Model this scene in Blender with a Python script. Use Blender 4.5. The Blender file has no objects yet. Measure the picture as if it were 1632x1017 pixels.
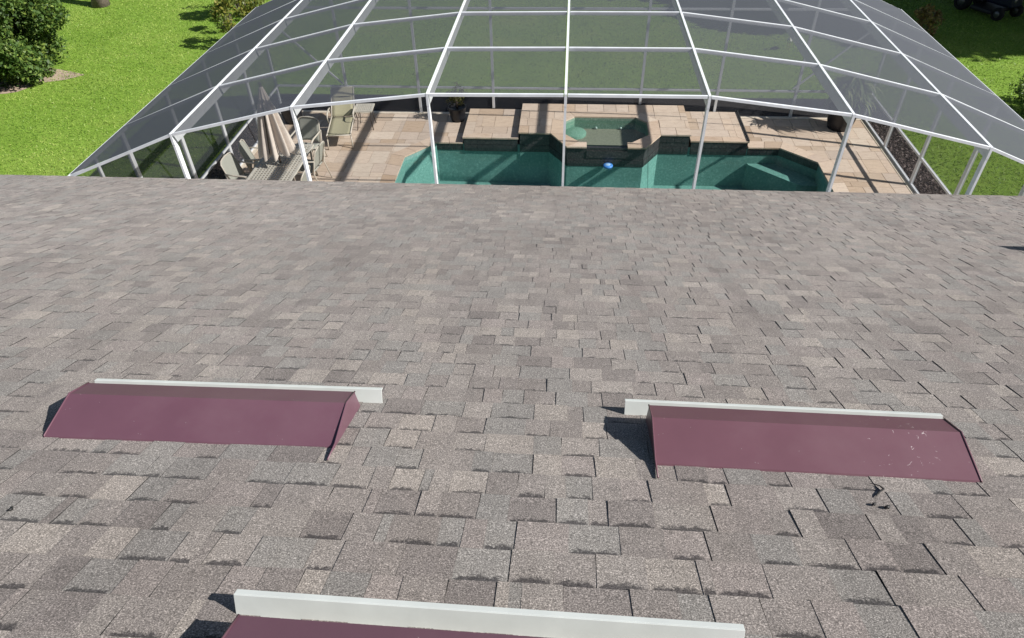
import bpy, bmesh, math, random
import numpy as np
from mathutils import Matrix, Vector

random.seed(7)
rng = np.random.default_rng(7)
R = math.radians
S = bpy.context.scene
COL = S.collection

# ------------------------------------------------------------------ camera
CAM_Z = 7.63
PITCH, ROLL, YAW = R(41.017), R(1.436), R(5.156)
cam_data = bpy.data.cameras.new('camera')
cam_data.sensor_width = 36.0
cam_data.lens = 36.0 * 1097.83 / 1632.0
cam_data.clip_start = 0.05
cam_data.clip_end = 2000.0
cam = bpy.data.objects.new('camera', cam_data)
COL.objects.link(cam)
fwd = Vector((-math.sin(YAW) * math.cos(PITCH), math.cos(YAW) * math.cos(PITCH), -math.sin(PITCH)))
rgt0 = Vector((math.cos(YAW), math.sin(YAW), 0))
dwn0 = fwd.cross(rgt0)
rgt = math.cos(ROLL) * rgt0 + math.sin(ROLL) * dwn0
up = -(-math.sin(ROLL) * rgt0 + math.cos(ROLL) * dwn0)
cam.matrix_world = Matrix(((rgt.x, up.x, -fwd.x, 0), (rgt.y, up.y, -fwd.y, 0), (rgt.z, up.z, -fwd.z, CAM_Z), (0, 0, 0, 1)))
S.camera = cam

# ------------------------------------------------------------------ sky, sun, exposure
SUN = Vector((1.28, -0.30, 1.0)).normalized()
SUN_EL = math.asin(SUN.z)
SUN_AZ = math.atan2(SUN.x, SUN.y)
world = bpy.data.worlds.new('World')
S.world = world
world.use_nodes = True
wn = world.node_tree
sky = wn.nodes.new('ShaderNodeTexSky')
sky.sky_type = 'NISHITA'
sky.sun_disc = False
sky.sun_elevation = SUN_EL
sky.sun_rotation = SUN_AZ
wn.links.new(sky.outputs[0], wn.nodes['Background'].inputs[0])
wn.nodes['Background'].inputs[1].default_value = 0.05
sun_data = bpy.data.lights.new('sun', 'SUN')
sun_data.energy = 5.0
sun_data.angle = R(0.53)
sun_data.color = (1.0, 0.955, 0.89)
sun = bpy.data.objects.new('sun', sun_data)
COL.objects.link(sun)
sun.rotation_euler = SUN.to_track_quat('Z', 'Y').to_euler()
sun.location = (20, -5, 30)
S.view_settings.view_transform = 'Standard'
S.view_settings.look = 'None'
S.view_settings.exposure = 0.70
S.view_settings.gamma = 1.0
S.view_settings.use_curve_mapping = False
S.cycles.max_bounces = 8
S.cycles.diffuse_bounces = 3
S.cycles.glossy_bounces = 3
S.cycles.transmission_bounces = 4
S.cycles.transparent_max_bounces = 24
S.cycles.use_denoising = True
S.cycles.caustics_reflective = False
S.cycles.caustics_refractive = False

# ------------------------------------------------------------------ material helpers
class NT:
    def __init__(self, name):
        self.m = bpy.data.materials.new(name)
        self.m.use_nodes = True
        self.t = self.m.node_tree
        self.bsdf = self.t.nodes['Principled BSDF']
        self.out = self.t.nodes['Material Output']
    def n(self, kind, **kw):
        x = self.t.nodes.new(kind)
        for k, v in kw.items():
            setattr(x, k, v)
        return x
    def l(self, a, b):
        self.t.links.new(a, b)
    def noise(self, vec, scale, detail=2.0, rough=0.5, out='Fac'):
        x = self.n('ShaderNodeTexNoise')
        x.inputs['Scale'].default_value = scale
        x.inputs['Detail'].default_value = detail
        x.inputs['Roughness'].default_value = rough
        if vec is not None:
            self.l(vec, x.inputs['Vector'])
        return x.outputs[out]
    def coord(self, which='Object'):
        return self.n('ShaderNodeTexCoord').outputs[which]
    def ramp(self, fac, stops, interp='LINEAR'):
        x = self.n('ShaderNodeValToRGB')
        x.color_ramp.interpolation = interp
        el = x.color_ramp.elements
        while len(el) < len(stops):
            el.new(0.5)
        for e, (p, c) in zip(el, stops):
            e.position = p
            e.color = (*c, 1) if len(c) == 3 else c
        self.l(fac, x.inputs[0])
        return x.outputs[0]
    def math(self, op, a, b=None):
        x = self.n('ShaderNodeMath', operation=op)
        for i, v in enumerate((a, b)):
            if v is None:
                continue
            if isinstance(v, (int, float)):
                x.inputs[i].default_value = v
            else:
                self.l(v, x.inputs[i])
        return x.outputs[0]
    def mix(self, fac, a, b, blend='MIX'):
        x = self.n('ShaderNodeMix', data_type='RGBA', blend_type=blend)
        for s, v in ((x.inputs[0], fac), (x.inputs[6], a), (x.inputs[7], b)):
            if isinstance(v, (int, float)):
                s.default_value = v
            elif isinstance(v, tuple):
                s.default_value = (*v, 1)
            else:
                self.l(v, s)
        return x.outputs[2]
    def bump(self, height, strength=0.3, dist=0.01):
        x = self.n('ShaderNodeBump')
        x.inputs['Strength'].default_value = strength
        x.inputs['Distance'].default_value = dist
        self.l(height, x.inputs['Height'])
        self.l(x.outputs[0], self.bsdf.inputs['Normal'])
    def base(self, v):
        s = self.bsdf.inputs['Base Color']
        if isinstance(v, tuple):
            s.default_value = (*v, 1)
        else:
            self.l(v, s)
    def rough(self, v, spec=None):
        self.bsdf.inputs['Roughness'].default_value = v
        if spec is not None:
            self.bsdf.inputs['Specular IOR Level'].default_value = spec

def grey(v):
    return (v, v, v)

def simple(name, col, rough=0.6, var=0.12, scale=6.0, spec=0.4, metal=0.0):
    a = NT(name)
    c = a.coord()
    f = a.noise(c, scale, 4, 0.6)
    lo = tuple(x * (1 - var) for x in col)
    hi = tuple(min(1, x * (1 + var)) for x in col)
    a.base(a.ramp(f, [(0.3, lo), (0.7, hi)]))
    a.rough(rough, spec)
    a.bsdf.inputs['Metallic'].default_value = metal
    return a.m

M = {}

# shingles: per-tab pigment in a colour attribute, granule speckle, printed shadow band
a = NT('shingle')
att = a.n('ShaderNodeAttribute', attribute_name='tone')
co = a.coord()
g1 = a.noise(co, 230, 2.0, 0.8)
g2 = a.noise(co, 90, 2.0, 0.6)
big = a.noise(co, 0.9, 4, 0.6)
mid = a.noise(co, 9, 3, 0.6)
sp = a.ramp(g1, [(0.32, grey(0.30)), (0.5, grey(0.92)), (0.60, grey(1.35)), (0.68, grey(2.5))])
sp2 = a.ramp(g2, [(0.3, grey(0.86)), (0.7, grey(1.14))])
c0 = a.mix(1.0, att.outputs['Color'], sp, 'MULTIPLY')
c0 = a.mix(1.0, c0, sp2, 'MULTIPLY')
c0 = a.mix(1.0, c0, a.ramp(big, [(0.3, (0.92, 0.90, 0.89)), (0.7, (1.06, 1.06, 1.06))]), 'MULTIPLY')
c0 = a.mix(1.0, c0, a.ramp(mid, [(0.3, grey(0.93)), (0.7, grey(1.06))]), 'MULTIPLY')
smap = a.n('ShaderNodeMapping')
smap.inputs['Scale'].default_value = (1.4, 0.22, 1)
a.l(co, smap.inputs[0])
stain = a.noise(smap.outputs[0], 1.6, 5, 0.7)
c0 = a.mix(1.0, c0, a.ramp(stain, [(0.30, (0.80, 0.79, 0.79)), (0.48, grey(1.0)), (0.7, (1.06, 1.05, 1.03))]), 'MULTIPLY')
a.bsdf.inputs['Sheen Weight'].default_value = 0.07
a.bsdf.inputs['Sheen Roughness'].default_value = 0.6
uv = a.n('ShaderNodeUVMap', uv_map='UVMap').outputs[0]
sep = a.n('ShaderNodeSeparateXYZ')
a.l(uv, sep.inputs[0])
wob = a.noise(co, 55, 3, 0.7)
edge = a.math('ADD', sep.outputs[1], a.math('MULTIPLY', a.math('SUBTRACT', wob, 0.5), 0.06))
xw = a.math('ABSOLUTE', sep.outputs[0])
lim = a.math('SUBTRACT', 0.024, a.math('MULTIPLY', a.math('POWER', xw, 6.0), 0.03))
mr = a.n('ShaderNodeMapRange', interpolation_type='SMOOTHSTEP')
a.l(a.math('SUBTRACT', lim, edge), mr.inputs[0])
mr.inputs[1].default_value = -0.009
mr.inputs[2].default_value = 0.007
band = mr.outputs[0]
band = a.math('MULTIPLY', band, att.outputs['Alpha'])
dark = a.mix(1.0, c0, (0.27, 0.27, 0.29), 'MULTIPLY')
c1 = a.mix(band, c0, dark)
a.base(c1)
a.rough(0.95, 0.15)
a.bump(g1, 0.5, 0.002)
M['shingle'] = a.m
M['underlay'] = simple('roof_underlay', (0.03, 0.03, 0.03), 0.95, 0.2)

def painted(name, col, scratch=False):
    a = NT(name)
    co = a.coord()
    f = a.noise(co, 3, 5, 0.65)
    c = a.ramp(f, [(0.25, tuple(x * 0.9 for x in col)), (0.75, tuple(x * 1.08 for x in col))])
    dust = a.ramp(a.noise(co, 1.6, 5, 0.7), [(0.5, grey(0)), (0.8, grey(0.10))])
    c = a.mix(dust, c, (0.30, 0.26, 0.26))
    vo = a.n('ShaderNodeTexVoronoi')
    vo.inputs['Scale'].default_value = 26
    a.l(co, vo.inputs['Vector'])
    dots = a.math('MULTIPLY', a.math('LESS_THAN', vo.outputs['Distance'], 0.035), 0.4)
    c = a.mix(dots, c, (0.55, 0.5, 0.5))
    if scratch:
        se = a.n('ShaderNodeSeparateXYZ')
        a.l(co, se.inputs[0])
        zone = a.math('MULTIPLY', a.math('GREATER_THAN', se.outputs[0], 0.22), a.math('LESS_THAN', se.outputs[0], 0.47))
        zone = a.math('MULTIPLY', zone, a.math('LESS_THAN', se.outputs[1], -0.13))
        s1 = a.noise(co, 14, 3, 0.6)
        s2 = a.noise(co, 38, 3, 0.6)
        ln = a.math('LESS_THAN', a.math('ABSOLUTE', a.math('SUBTRACT', s1, 0.5)), 0.006)
        br = a.math('GREATER_THAN', s2, 0.60)
        sc = a.math('MULTIPLY', a.math('MULTIPLY', ln, br), zone)
        c = a.mix(a.math('MULTIPLY', sc, 0.5), c, (0.65, 0.6, 0.6))
    a.base(c)
    a.rough(0.42, 0.5)
    a.bump(a.noise(co, 1.3, 2), 0.12, 0.02)
    return a.m
M['maroon'] = painted('maroon_metal', (0.118, 0.055, 0.078))
M['maroon_worn'] = painted('maroon_metal_scratched', (0.122, 0.055, 0.073), True)
M['white_metal'] = simple('white_enamel', (0.53, 0.56, 0.55), 0.4, 0.05, 9)
M['cage_white'] = simple('white_aluminium', (0.70, 0.73, 0.77), 0.38, 0.09, 5)
M['stucco'] = simple('stucco', (0.55, 0.50, 0.42), 0.9, 0.08, 30)
M['drip'] = simple('drip_metal', (0.30, 0.28, 0.26), 0.6, 0.2, 8)
M['soffit'] = simple('soffit', (0.7, 0.7, 0.68), 0.7, 0.05)

# insect screen: woven charcoal mesh, denser the more slantwise light passes it
a = NT('insect_screen')
geo = a.n('ShaderNodeNewGeometry')
dot = a.n('ShaderNodeVectorMath', operation='DOT_PRODUCT')
a.l(geo.outputs['Incoming'], dot.inputs[0])
a.l(geo.outputs['True Normal'], dot.inputs[1])
cosv = a.math('MAXIMUM', a.math('ABSOLUTE', dot.outputs['Value']), 0.04)
tr = a.math('EXPONENT', a.math('DIVIDE', -0.36, cosv))
tb = a.n('ShaderNodeBsdfTransparent')
a.base((0.070, 0.077, 0.094))
a.rough(0.75, 0.3)
mx = a.n('ShaderNodeMixShader')
a.l(tr, mx.inputs[0])
a.l(a.bsdf.outputs[0], mx.inputs[1])
a.l(tb.outputs[0], mx.inputs[2])
a.l(mx.outputs[0], a.out.inputs[0])
M['screen'] = a.m

# travertine with per-slab tone
a = NT('travertine')
att = a.n('ShaderNodeAttribute', attribute_name='tone')
co = a.coord()
mp = a.n('ShaderNodeMapping')
mp.inputs['Scale'].default_value = (1, 3.5, 1)
a.l(co, mp.inputs[0])
v1 = a.noise(mp.outputs[0], 5, 6, 0.7)
v2 = a.noise(co, 28, 4, 0.7)
c = a.mix(1.0, att.outputs['Color'], a.ramp(v1, [(0.25, (0.80, 0.74, 0.69)), (0.5, grey(1.0)), (0.75, (1.12, 1.11, 1.08))]), 'MULTIPLY')
c = a.mix(1.0, c, a.ramp(v2, [(0.28, (0.74, 0.70, 0.66)), (0.42, grey(1.0)), (0.8, grey(1.06))]), 'MULTIPLY')
a.base(c)
a.rough(0.75, 0.3)
a.bump(v2, 0.25, 0.006)
M['travertine'] = a.m
M['grout'] = simple('grout', (0.30, 0.25, 0.20), 0.95, 0.15, 20)

a = NT('dark_tile')
co = a.coord()
v = a.noise(co, 26, 4, 0.7)
a.base(a.ramp(v, [(0.3, (0.020, 0.022, 0.026)), (0.55, (0.05, 0.052, 0.055)), (0.8, (0.16, 0.15, 0.14))]))
a.rough(0.3, 0.5)
M['tile'] = a.m

a = NT('pebble_plaster')
co = a.coord()
v = a.noise(co, 20, 3, 0.75)
b = a.noise(co, 1.2, 3, 0.5)
vo = a.n('ShaderNodeTexVoronoi')
vo.inputs['Scale'].default_value = 15
a.l(co, vo.inputs['Vector'])
c = a.ramp(v, [(0.28, (0.16, 0.30, 0.28)), (0.55, (0.215, 0.385, 0.36)), (0.70, (0.34, 0.52, 0.49)), (0.80, (0.62, 0.78, 0.74))])
c = a.mix(1.0, c, a.ramp(b, [(0.3, grey(0.88)), (0.7, grey(1.1))]), 'MULTIPLY')
a.base(c)
a.rough(0.8, 0.2)
M['plaster'] = a.m

a = NT('spa_plaster')
co = a.coord()
v = a.noise(co, 30, 3, 0.7)
a.base(a.ramp(v, [(0.3, (0.17, 0.28, 0.23)), (0.55, (0.25, 0.37, 0.30)), (0.78, (0.46, 0.56, 0.48))]))
a.rough(0.8, 0.2)
M['spa_plaster'] = a.m

a = NT('water')
co = a.coord()
bm_ = a.n('ShaderNodeBump')
bm_.inputs['Strength'].default_value = 0.5
bm_.inputs['Distance'].default_value = 0.02
a.l(a.noise(co, 7, 3, 0.6), bm_.inputs['Height'])
wg = a.n('ShaderNodeNewGeometry')
wd = a.n('ShaderNodeVectorMath', operation='DOT_PRODUCT')
a.l(wg.outputs['Incoming'], wd.inputs[0])
a.l(bm_.outputs[0], wd.inputs[1])
wf = a.math('ADD', a.math('MULTIPLY', a.math('POWER', a.math('SUBTRACT', 1.0, a.math('MINIMUM', a.math('ABSOLUTE', wd.outputs['Value']), 1.0)), 5.0), 0.98), 0.02)
gl = a.n('ShaderNodeBsdfGlossy')
gl.inputs['Roughness'].default_value = 0.03
a.l(bm_.outputs[0], gl.inputs['Normal'])
tb = a.n('ShaderNodeBsdfTransparent')
tb.inputs[0].default_value = (0.80, 0.93, 0.905, 1)
mx = a.n('ShaderNodeMixShader')
a.l(wf, mx.inputs[0])
a.l(tb.outputs[0], mx.inputs[1])
a.l(gl.outputs[0], mx.inputs[2])
a.l(mx.outputs[0], a.out.inputs[0])
M['water'] = a.m

a = NT('lawn_grass')
co = a.coord()
n1 = a.noise(co, 0.55, 5, 0.6)
n2 = a.noise(co, 9, 4, 0.7)
n3 = a.noise(co, 45, 3, 0.8)
c = a.ramp(n1, [(0.3, (0.140, 0.240, 0.030)), (0.5, (0.170, 0.280, 0.040)), (0.72, (0.21, 0.295, 0.055))])
c = a.mix(1.0, c, a.ramp(n2, [(0.25, grey(0.72)), (0.75, grey(1.2))]), 'MULTIPLY')
c = a.mix(1.0, c, a.ramp(n3, [(0.25, grey(0.55)), (0.7, grey(1.35))]), 'MULTIPLY')
a.base(c)
a.rough(0.9, 0.15)
a.bump(n3, 0.6, 0.03)
M['lawn'] = a.m

def leafmat(name, stops, trans=0.25, rough=0.5):
    a = NT(name)
    oi = a.n('ShaderNodeAttribute', attribute_name='tone')
    c = a.ramp(oi.outputs['Fac'], stops)
    a.base(c)
    a.rough(rough, 0.35)
    tl = a.n('ShaderNodeBsdfTranslucent')
    a.l(c, tl.inputs[0])
    mx = a.n('ShaderNodeMixShader')
    mx.inputs[0].default_value = trans
    a.l(a.bsdf.outputs[0], mx.inputs[1])
    a.l(tl.outputs[0], mx.inputs[2])
    a.l(mx.outputs[0], a.out.inputs[0])
    return a.m
M['blade'] = leafmat('grass_blade', [(0.0, (0.115, 0.225, 0.024)), (0.5, (0.210, 0.345, 0.044)), (1.0, (0.38, 0.47, 0.12))], 0.35)
M['leaf_dark'] = leafmat('evergreen_leaf', [(0.0, (0.030, 0.068, 0.016)), (0.55, (0.080, 0.145, 0.030)), (1.0, (0.22, 0.29, 0.06))])
M['leaf_yellow'] = leafmat('croton_leaf', [(0.0, (0.06, 0.10, 0.02)), (0.5, (0.14, 0.17, 0.03)), (1.0, (0.27, 0.23, 0.05))])
M['leaf_red'] = leafmat('croton_red_leaf', [(0.0, (0.10, 0.09, 0.03)), (0.5, (0.26, 0.17, 0.06)), (1.0, (0.34, 0.28, 0.10))])
M['leaf_olive'] = leafmat('olive_leaf', [(0.0, (0.06, 0.07, 0.02)), (0.5, (0.12, 0.125, 0.035)), (1.0, (0.21, 0.20, 0.07))])
M['leaf_strap'] = leafmat('strap_leaf', [(0.0, (0.05, 0.11, 0.03)), (0.5, (0.15, 0.23, 0.07)), (1.0, (0.40, 0.45, 0.22))])
M['bark'] = simple('bark', (0.16, 0.13, 0.11), 0.9, 0.4, 14)
M['soil'] = simple('sandy_soil', (0.33, 0.26, 0.20), 0.95, 0.3, 5)
M['black_bed'] = simple('rear_bed_black', (0.012, 0.011, 0.012), 0.95, 0.5, 25)  # near-black ground colour for the bed behind the enclosure
M['bed'] = simple('bed_soil', (0.05, 0.038, 0.032), 0.95, 0.3, 12)
M['chip'] = leafmat('mulch_chip', [(0.0, (0.04, 0.03, 0.028)), (0.6, (0.13, 0.10, 0.095)), (1.0, (0.36, 0.30, 0.28))], 0.0, 0.9)
M['cast'] = simple('cast_aluminium', (0.56, 0.54, 0.48), 0.5, 0.1, 12)
M['frame'] = simple('champagne_frame', (0.58, 0.54, 0.47), 0.4, 0.08, 12)
M['sling'] = simple('grey_sling', (0.37, 0.38, 0.34), 0.8, 0.08, 60)
M['sling_olive'] = simple('olive_sling', (0.40, 0.38, 0.26), 0.8, 0.07, 60)
M['dark_frame'] = simple('bronze_frame', (0.07, 0.055, 0.045), 0.5, 0.15, 12)
M['umbrella'] = simple('umbrella_cloth', (0.70, 0.63, 0.57), 0.85, 0.10, 9)
M['umbrella_top'] = simple('umbrella_top_cloth', (0.09, 0.085, 0.085), 0.85, 0.12, 9)
M['black_pot'] = simple('black_glaze', (0.022, 0.023, 0.028), 0.45, 0.2, 8)
M['blue_plastic'] = simple('blue_plastic', (0.07, 0.27, 0.72), 0.35, 0.08, 20)
M['pale_plastic'] = simple('pale_blue_plastic', (0.35, 0.58, 0.85), 0.35, 0.08, 20)
M['black_rubber'] = simple('black_rubber', (0.010, 0.010, 0.010), 0.95, 0.2, 20)
M['navy'] = simple('navy_paint', (0.008, 0.010, 0.03), 0.35, 0.1, 8)
M['charcoal'] = simple('charcoal_paint', (0.014, 0.014, 0.016), 0.6, 0.1, 8)
M['steel'] = simple('steel', (0.14, 0.14, 0.14), 0.35, 0.1, 8, 0.5, 0.6)
M['feather'] = simple('white_feather', (0.85, 0.85, 0.83), 0.8, 0.05, 30)
M['beak'] = simple('orange_beak', (0.5, 0.2, 0.07), 0.5, 0.1, 30)
M['tar'] = simple('black_sealant', (0.012, 0.012, 0.013), 0.5, 0.2, 40)

# ------------------------------------------------------------------ mesh helpers
class MB:
    def __init__(self):
        self.v = []
        self.f = []
        self.smooth = False
    def quad(self, *p):
        i = len(self.v)
        self.v += [tuple(q) for q in p]
        self.f.append(tuple(range(i, i + len(p))))
    def box(self, x0, x1, y0, y1, z0, z1, mat=None):
        i = len(self.v)
        for z in (z0, z1):
            for x, y in ((x0, y0), (x1, y0), (x1, y1), (x0, y1)):
                p = Vector((x, y, z))
                self.v.append(tuple(mat @ p if mat else p))
        for q in ((0, 3, 2, 1), (4, 5, 6, 7), (0, 1, 5, 4), (1, 2, 6, 5), (2, 3, 7, 6), (3, 0, 4, 7)):
            self.f.append(tuple(i + k for k in q))
        return self
    def bar(self, p, q, w, h, upv=(0, 0, 1)):
        # bar whose TOP centre line runs from p to q
        p, q = Vector(p), Vector(q)
        d = (q - p).normalized()
        u = Vector(upv)
        s = d.cross(u).normalized()
        u = s.cross(d).normalized()
        i = len(self.v)
        for e in (p, q):
            for a_, b_ in ((-1, -1), (1, -1), (1, 0), (-1, 0)):
                self.v.append(tuple(e + s * (a_ * w / 2) + u * (h if b_ else 0) * b_))
        for k in ((0, 1, 2, 3), (7, 6, 5, 4), (0, 4, 5, 1), (1, 5, 6, 2), (2, 6, 7, 3), (3, 7, 4, 0)):
            self.f.append(tuple(i + j for j in k))
        return self
    def tube(self, pts, r, n=8, closed_ends=True):
        pts = [Vector(p) for p in pts]
        rs = r if isinstance(r, (list, tuple)) else [r] * len(pts)
        i0 = len(self.v)
        ref = Vector((0.13, 0.21, 1)).normalized()
        for k, p in enumerate(pts):
            d = (pts[min(k + 1, len(pts) - 1)] - pts[max(k - 1, 0)]).normalized()
            rr = ref if abs(d.dot(ref)) < 0.95 else Vector((1, 0.1, 0))
            s = d.cross(rr).normalized()
            t = s.cross(d)
            for j in range(n):
                an = 2 * math.pi * j / n
                self.v.append(tuple(p + (s * math.cos(an) + t * math.sin(an)) * rs[k]))
        for k in range(len(pts) - 1):
            for j in range(n):
                a0 = i0 + k * n + j
                a1 = i0 + k * n + (j + 1) % n
                self.f.append((a0, a1, a1 + n, a0 + n))
        if closed_ends:
            self.f.append(tuple(i0 + j for j in range(n))[::-1])
            self.f.append(tuple(i0 + (len(pts) - 1) * n + j for j in range(n)))
        self.smooth = True
        return self
    def lathe(self, prof, c=(0, 0, 0), n=24):
        i0 = len(self.v)
        for r, z in prof:
            for j in range(n):
                an = 2 * math.pi * j / n
                self.v.append((c[0] + r * math.cos(an), c[1] + r * math.sin(an), c[2] + z))
        for k in range(len(prof) - 1):
            for j in range(n):
                a0 = i0 + k * n + j
                a1 = i0 + k * n + (j + 1) % n
                self.f.append((a0, a1, a1 + n, a0 + n))
        self.smooth = True
        return self
    def prism(self, poly, z0, z1):
        n = len(poly)
        i = len(self.v)
        self.v += [(x, y, z0) for x, y in poly] + [(x, y, z1) for x, y in poly]
        self.f.append(tuple(i + n + k for k in range(n)))
        self.f.append(tuple(i + k for k in range(n))[::-1])
        for k in range(n):
            k2 = (k + 1) % n
            self.f.append((i + k, i + k2, i + n + k2, i + n + k))
        return self
    def build(self, name, mat, parent=None, tone=None, alpha=1.0):
        me = bpy.data.meshes.new(name)
        me.from_pydata(self.v, [], self.f)
        me.update()
        if self.smooth:
            me.shade_smooth()
        o = bpy.data.objects.new(name, me)
        COL.objects.link(o)
        me.materials.append(M[mat] if isinstance(mat, str) else mat)
        if tone is not None:
            at = me.color_attributes.new('tone', 'FLOAT_COLOR', 'POINT')
            at.data.foreach_set('color', [*tone, alpha] * len(me.vertices))
        if parent:
            o.parent = parent
        return o

def tag(o, label=None, cat=None, group=None, kind=None):
    for k, v in (('label', label), ('category', cat), ('group', group), ('kind', kind)):
        if v:
            o[k] = v
    return o

def empty(name, loc=(0, 0, 0), rz=0.0):
    o = bpy.data.objects.new(name, None)
    COL.objects.link(o)
    o.location = loc
    o.rotation_euler = (0, 0, rz)
    o.empty_display_size = 0.2
    return o

def copy_tree(o, parent=None):
    c = o.copy()
    COL.objects.link(c)
    if parent:
        c.parent = parent
    for ch in list(o.children):
        copy_tree(ch, c)
    return c

def bevel(o, w=0.004, seg=2):
    m = o.modifiers.new('bevel', 'BEVEL')
    m.width = w
    m.segments = seg
    m.limit_method = 'ANGLE'
    return o

def clip(poly, cell):
    # Sutherland-Hodgman, cell convex CCW
    out = list(poly)
    for k in range(len(cell)):
        (ax, ay), (bx, by) = cell[k], cell[(k + 1) % len(cell)]
        src, out = out, []
        for j in range(len(src)):
            p, q = src[j], src[(j + 1) % len(src)]
            sp_ = (bx - ax) * (p[1] - ay) - (by - ay) * (p[0] - ax)
            sq_ = (bx - ax) * (q[1] - ay) - (by - ay) * (q[0] - ax)
            if sp_ >= 0:
                out.append(p)
            if (sp_ >= 0) != (sq_ >= 0):
                t = sp_ / (sp_ - sq_)
                out.append((p[0] + t * (q[0] - p[0]), p[1] + t * (q[1] - p[1])))
        if not out:
            return []
    # drop slivers
    area = 0
    for j in range(len(out)):
        p, q = out[j], out[(j + 1) % len(out)]
        area += p[0] * q[1] - p[1] * q[0]
    return out if area > 0.01 else []

# ------------------------------------------------------------------ ground
def sheet_with_hole(name, outer, hole, z, mat):
    bm = bmesh.new()
    es = []
    for loop in (outer, hole):
        if not loop:
            continue
        vs = [bm.verts.new((x, y, z)) for x, y in loop]
        es += [bm.edges.new((vs[k], vs[(k + 1) % len(vs)])) for k in range(len(vs))]
    bmesh.ops.triangle_fill(bm, use_beauty=True, use_dissolve=False, edges=es)
    bmesh.ops.recalc_face_normals(bm, faces=bm.faces)
    for f in bm.faces:
        if f.normal.z < 0:
            f.normal_flip()
    me = bpy.data.meshes.new(name)
    bm.to_mesh(me)
    bm.free()
    me.materials.append(M[mat])
    o = bpy.data.objects.new(name, me)
    COL.objects.link(o)
    return o

CAGE_X0, CAGE_X1, CAGE_Y0, CAGE_Y1 = -7.42, 7.36, 8.72, 16.74
LAWN_Z = -0.10
inner_hole = [(CAGE_X0 + 0.1, 7.9), (CAGE_X1 - 0.1, 7.9), (CAGE_X1 - 0.1, CAGE_Y1 - 0.1), (CAGE_X0 + 0.1, CAGE_Y1 - 0.1)]
lawn = sheet_with_hole('lawn', [(-600, -600), (600, -600), (600, 600), (-600, 600)], inner_hole, LAWN_Z, 'lawn')
tag(lawn, kind='structure')

# garden beds along the enclosure
bed = MB()
bz = LAWN_Z + 0.012
bed.quad((CAGE_X1 - 0.02, 8, bz), (8.06, 8, bz), (8.06, 16.7, bz), (CAGE_X1 - 0.02, 16.7, bz))
bed.quad((-8.15, 8, bz), (CAGE_X0 + 0.02, 8, bz), (CAGE_X0 + 0.02, 16.7, bz), (-8.15, 16.7, bz))
tag(bed.build('garden_bed', 'bed'), kind='structure')
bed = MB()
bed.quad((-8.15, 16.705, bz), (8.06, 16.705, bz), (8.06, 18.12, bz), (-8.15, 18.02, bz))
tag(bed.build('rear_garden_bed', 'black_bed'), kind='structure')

def scatter_cards(name, mat, pos, size, nrm_up, tones, aspect=1.0, parent=None, fold=0.0, dirs=None):
    """many small leaf-shaped quads: pos (n,3), size (n,), normals biased by nrm_up"""
    n = len(pos)
    nr = rng.normal(size=(n, 3))
    nr[:, 2] += nrm_up
    nr /= np.linalg.norm(nr, axis=1)[:, None]
    t = rng.normal(size=(n, 3)) if dirs is None else dirs
    t = t - nr * (t * nr).sum(1)[:, None]
    t /= np.linalg.norm(t, axis=1)[:, None] + 1e-9
    b = np.cross(nr, t)
    L = size[:, None]
    W = L * aspect * 0.5
    p0 = pos - t * L * 0.5
    p1 = pos + b * W + nr * L * fold
    p2 = pos + t * L * 0.5
    p3 = pos - b * W + nr * L * fold
    V = np.stack([p0, p1, p2, p3], 1).reshape(-1, 3)
    me = bpy.data.meshes.new(name)
    me.vertices.add(4 * n)
    me.vertices.foreach_set('co', V.ravel())
    me.loops.add(4 * n)
    me.loops.foreach_set('vertex_index', np.arange(4 * n))
    me.polygons.add(n)
    me.polygons.foreach_set('loop_start', np.arange(n) * 4)
    me.polygons.foreach_set('loop_total', np.full(n, 4))
    me.update(calc_edges=True)
    at = me.attributes.new('tone', 'FLOAT', 'POINT')
    at.data.foreach_set('value', np.repeat(tones, 4))
    me.materials.append(M[mat])
    o = bpy.data.objects.new(name, me)
    COL.objects.link(o)
    if parent:
        o.parent = parent
    return o

def mulch():
    P = []
    for (x0, x1, y0, y1, n) in ((7.40, 8.08, 11.0, 17.45, 7000), (-8.15, -7.44, 11.5, 17.45, 3500), (-7.4, 7.4, 16.78, 17.0, 300)):
        P.append(np.stack([rng.uniform(x0, x1, n), rng.uniform(y0, y1, n), LAWN_Z + 0.02 + rng.uniform(0, 0.03, n)], 1))
    P = np.concatenate(P)
    n = len(P)
    o = scatter_cards('mulch', 'chip', P, rng.uniform(0.03, 0.09, n), 1.6, rng.random(n) ** 1.6, 0.45)
    tag(o, 'brown bark mulch in the beds around the pool enclosure', 'mulch', kind='stuff')
mulch()

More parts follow.
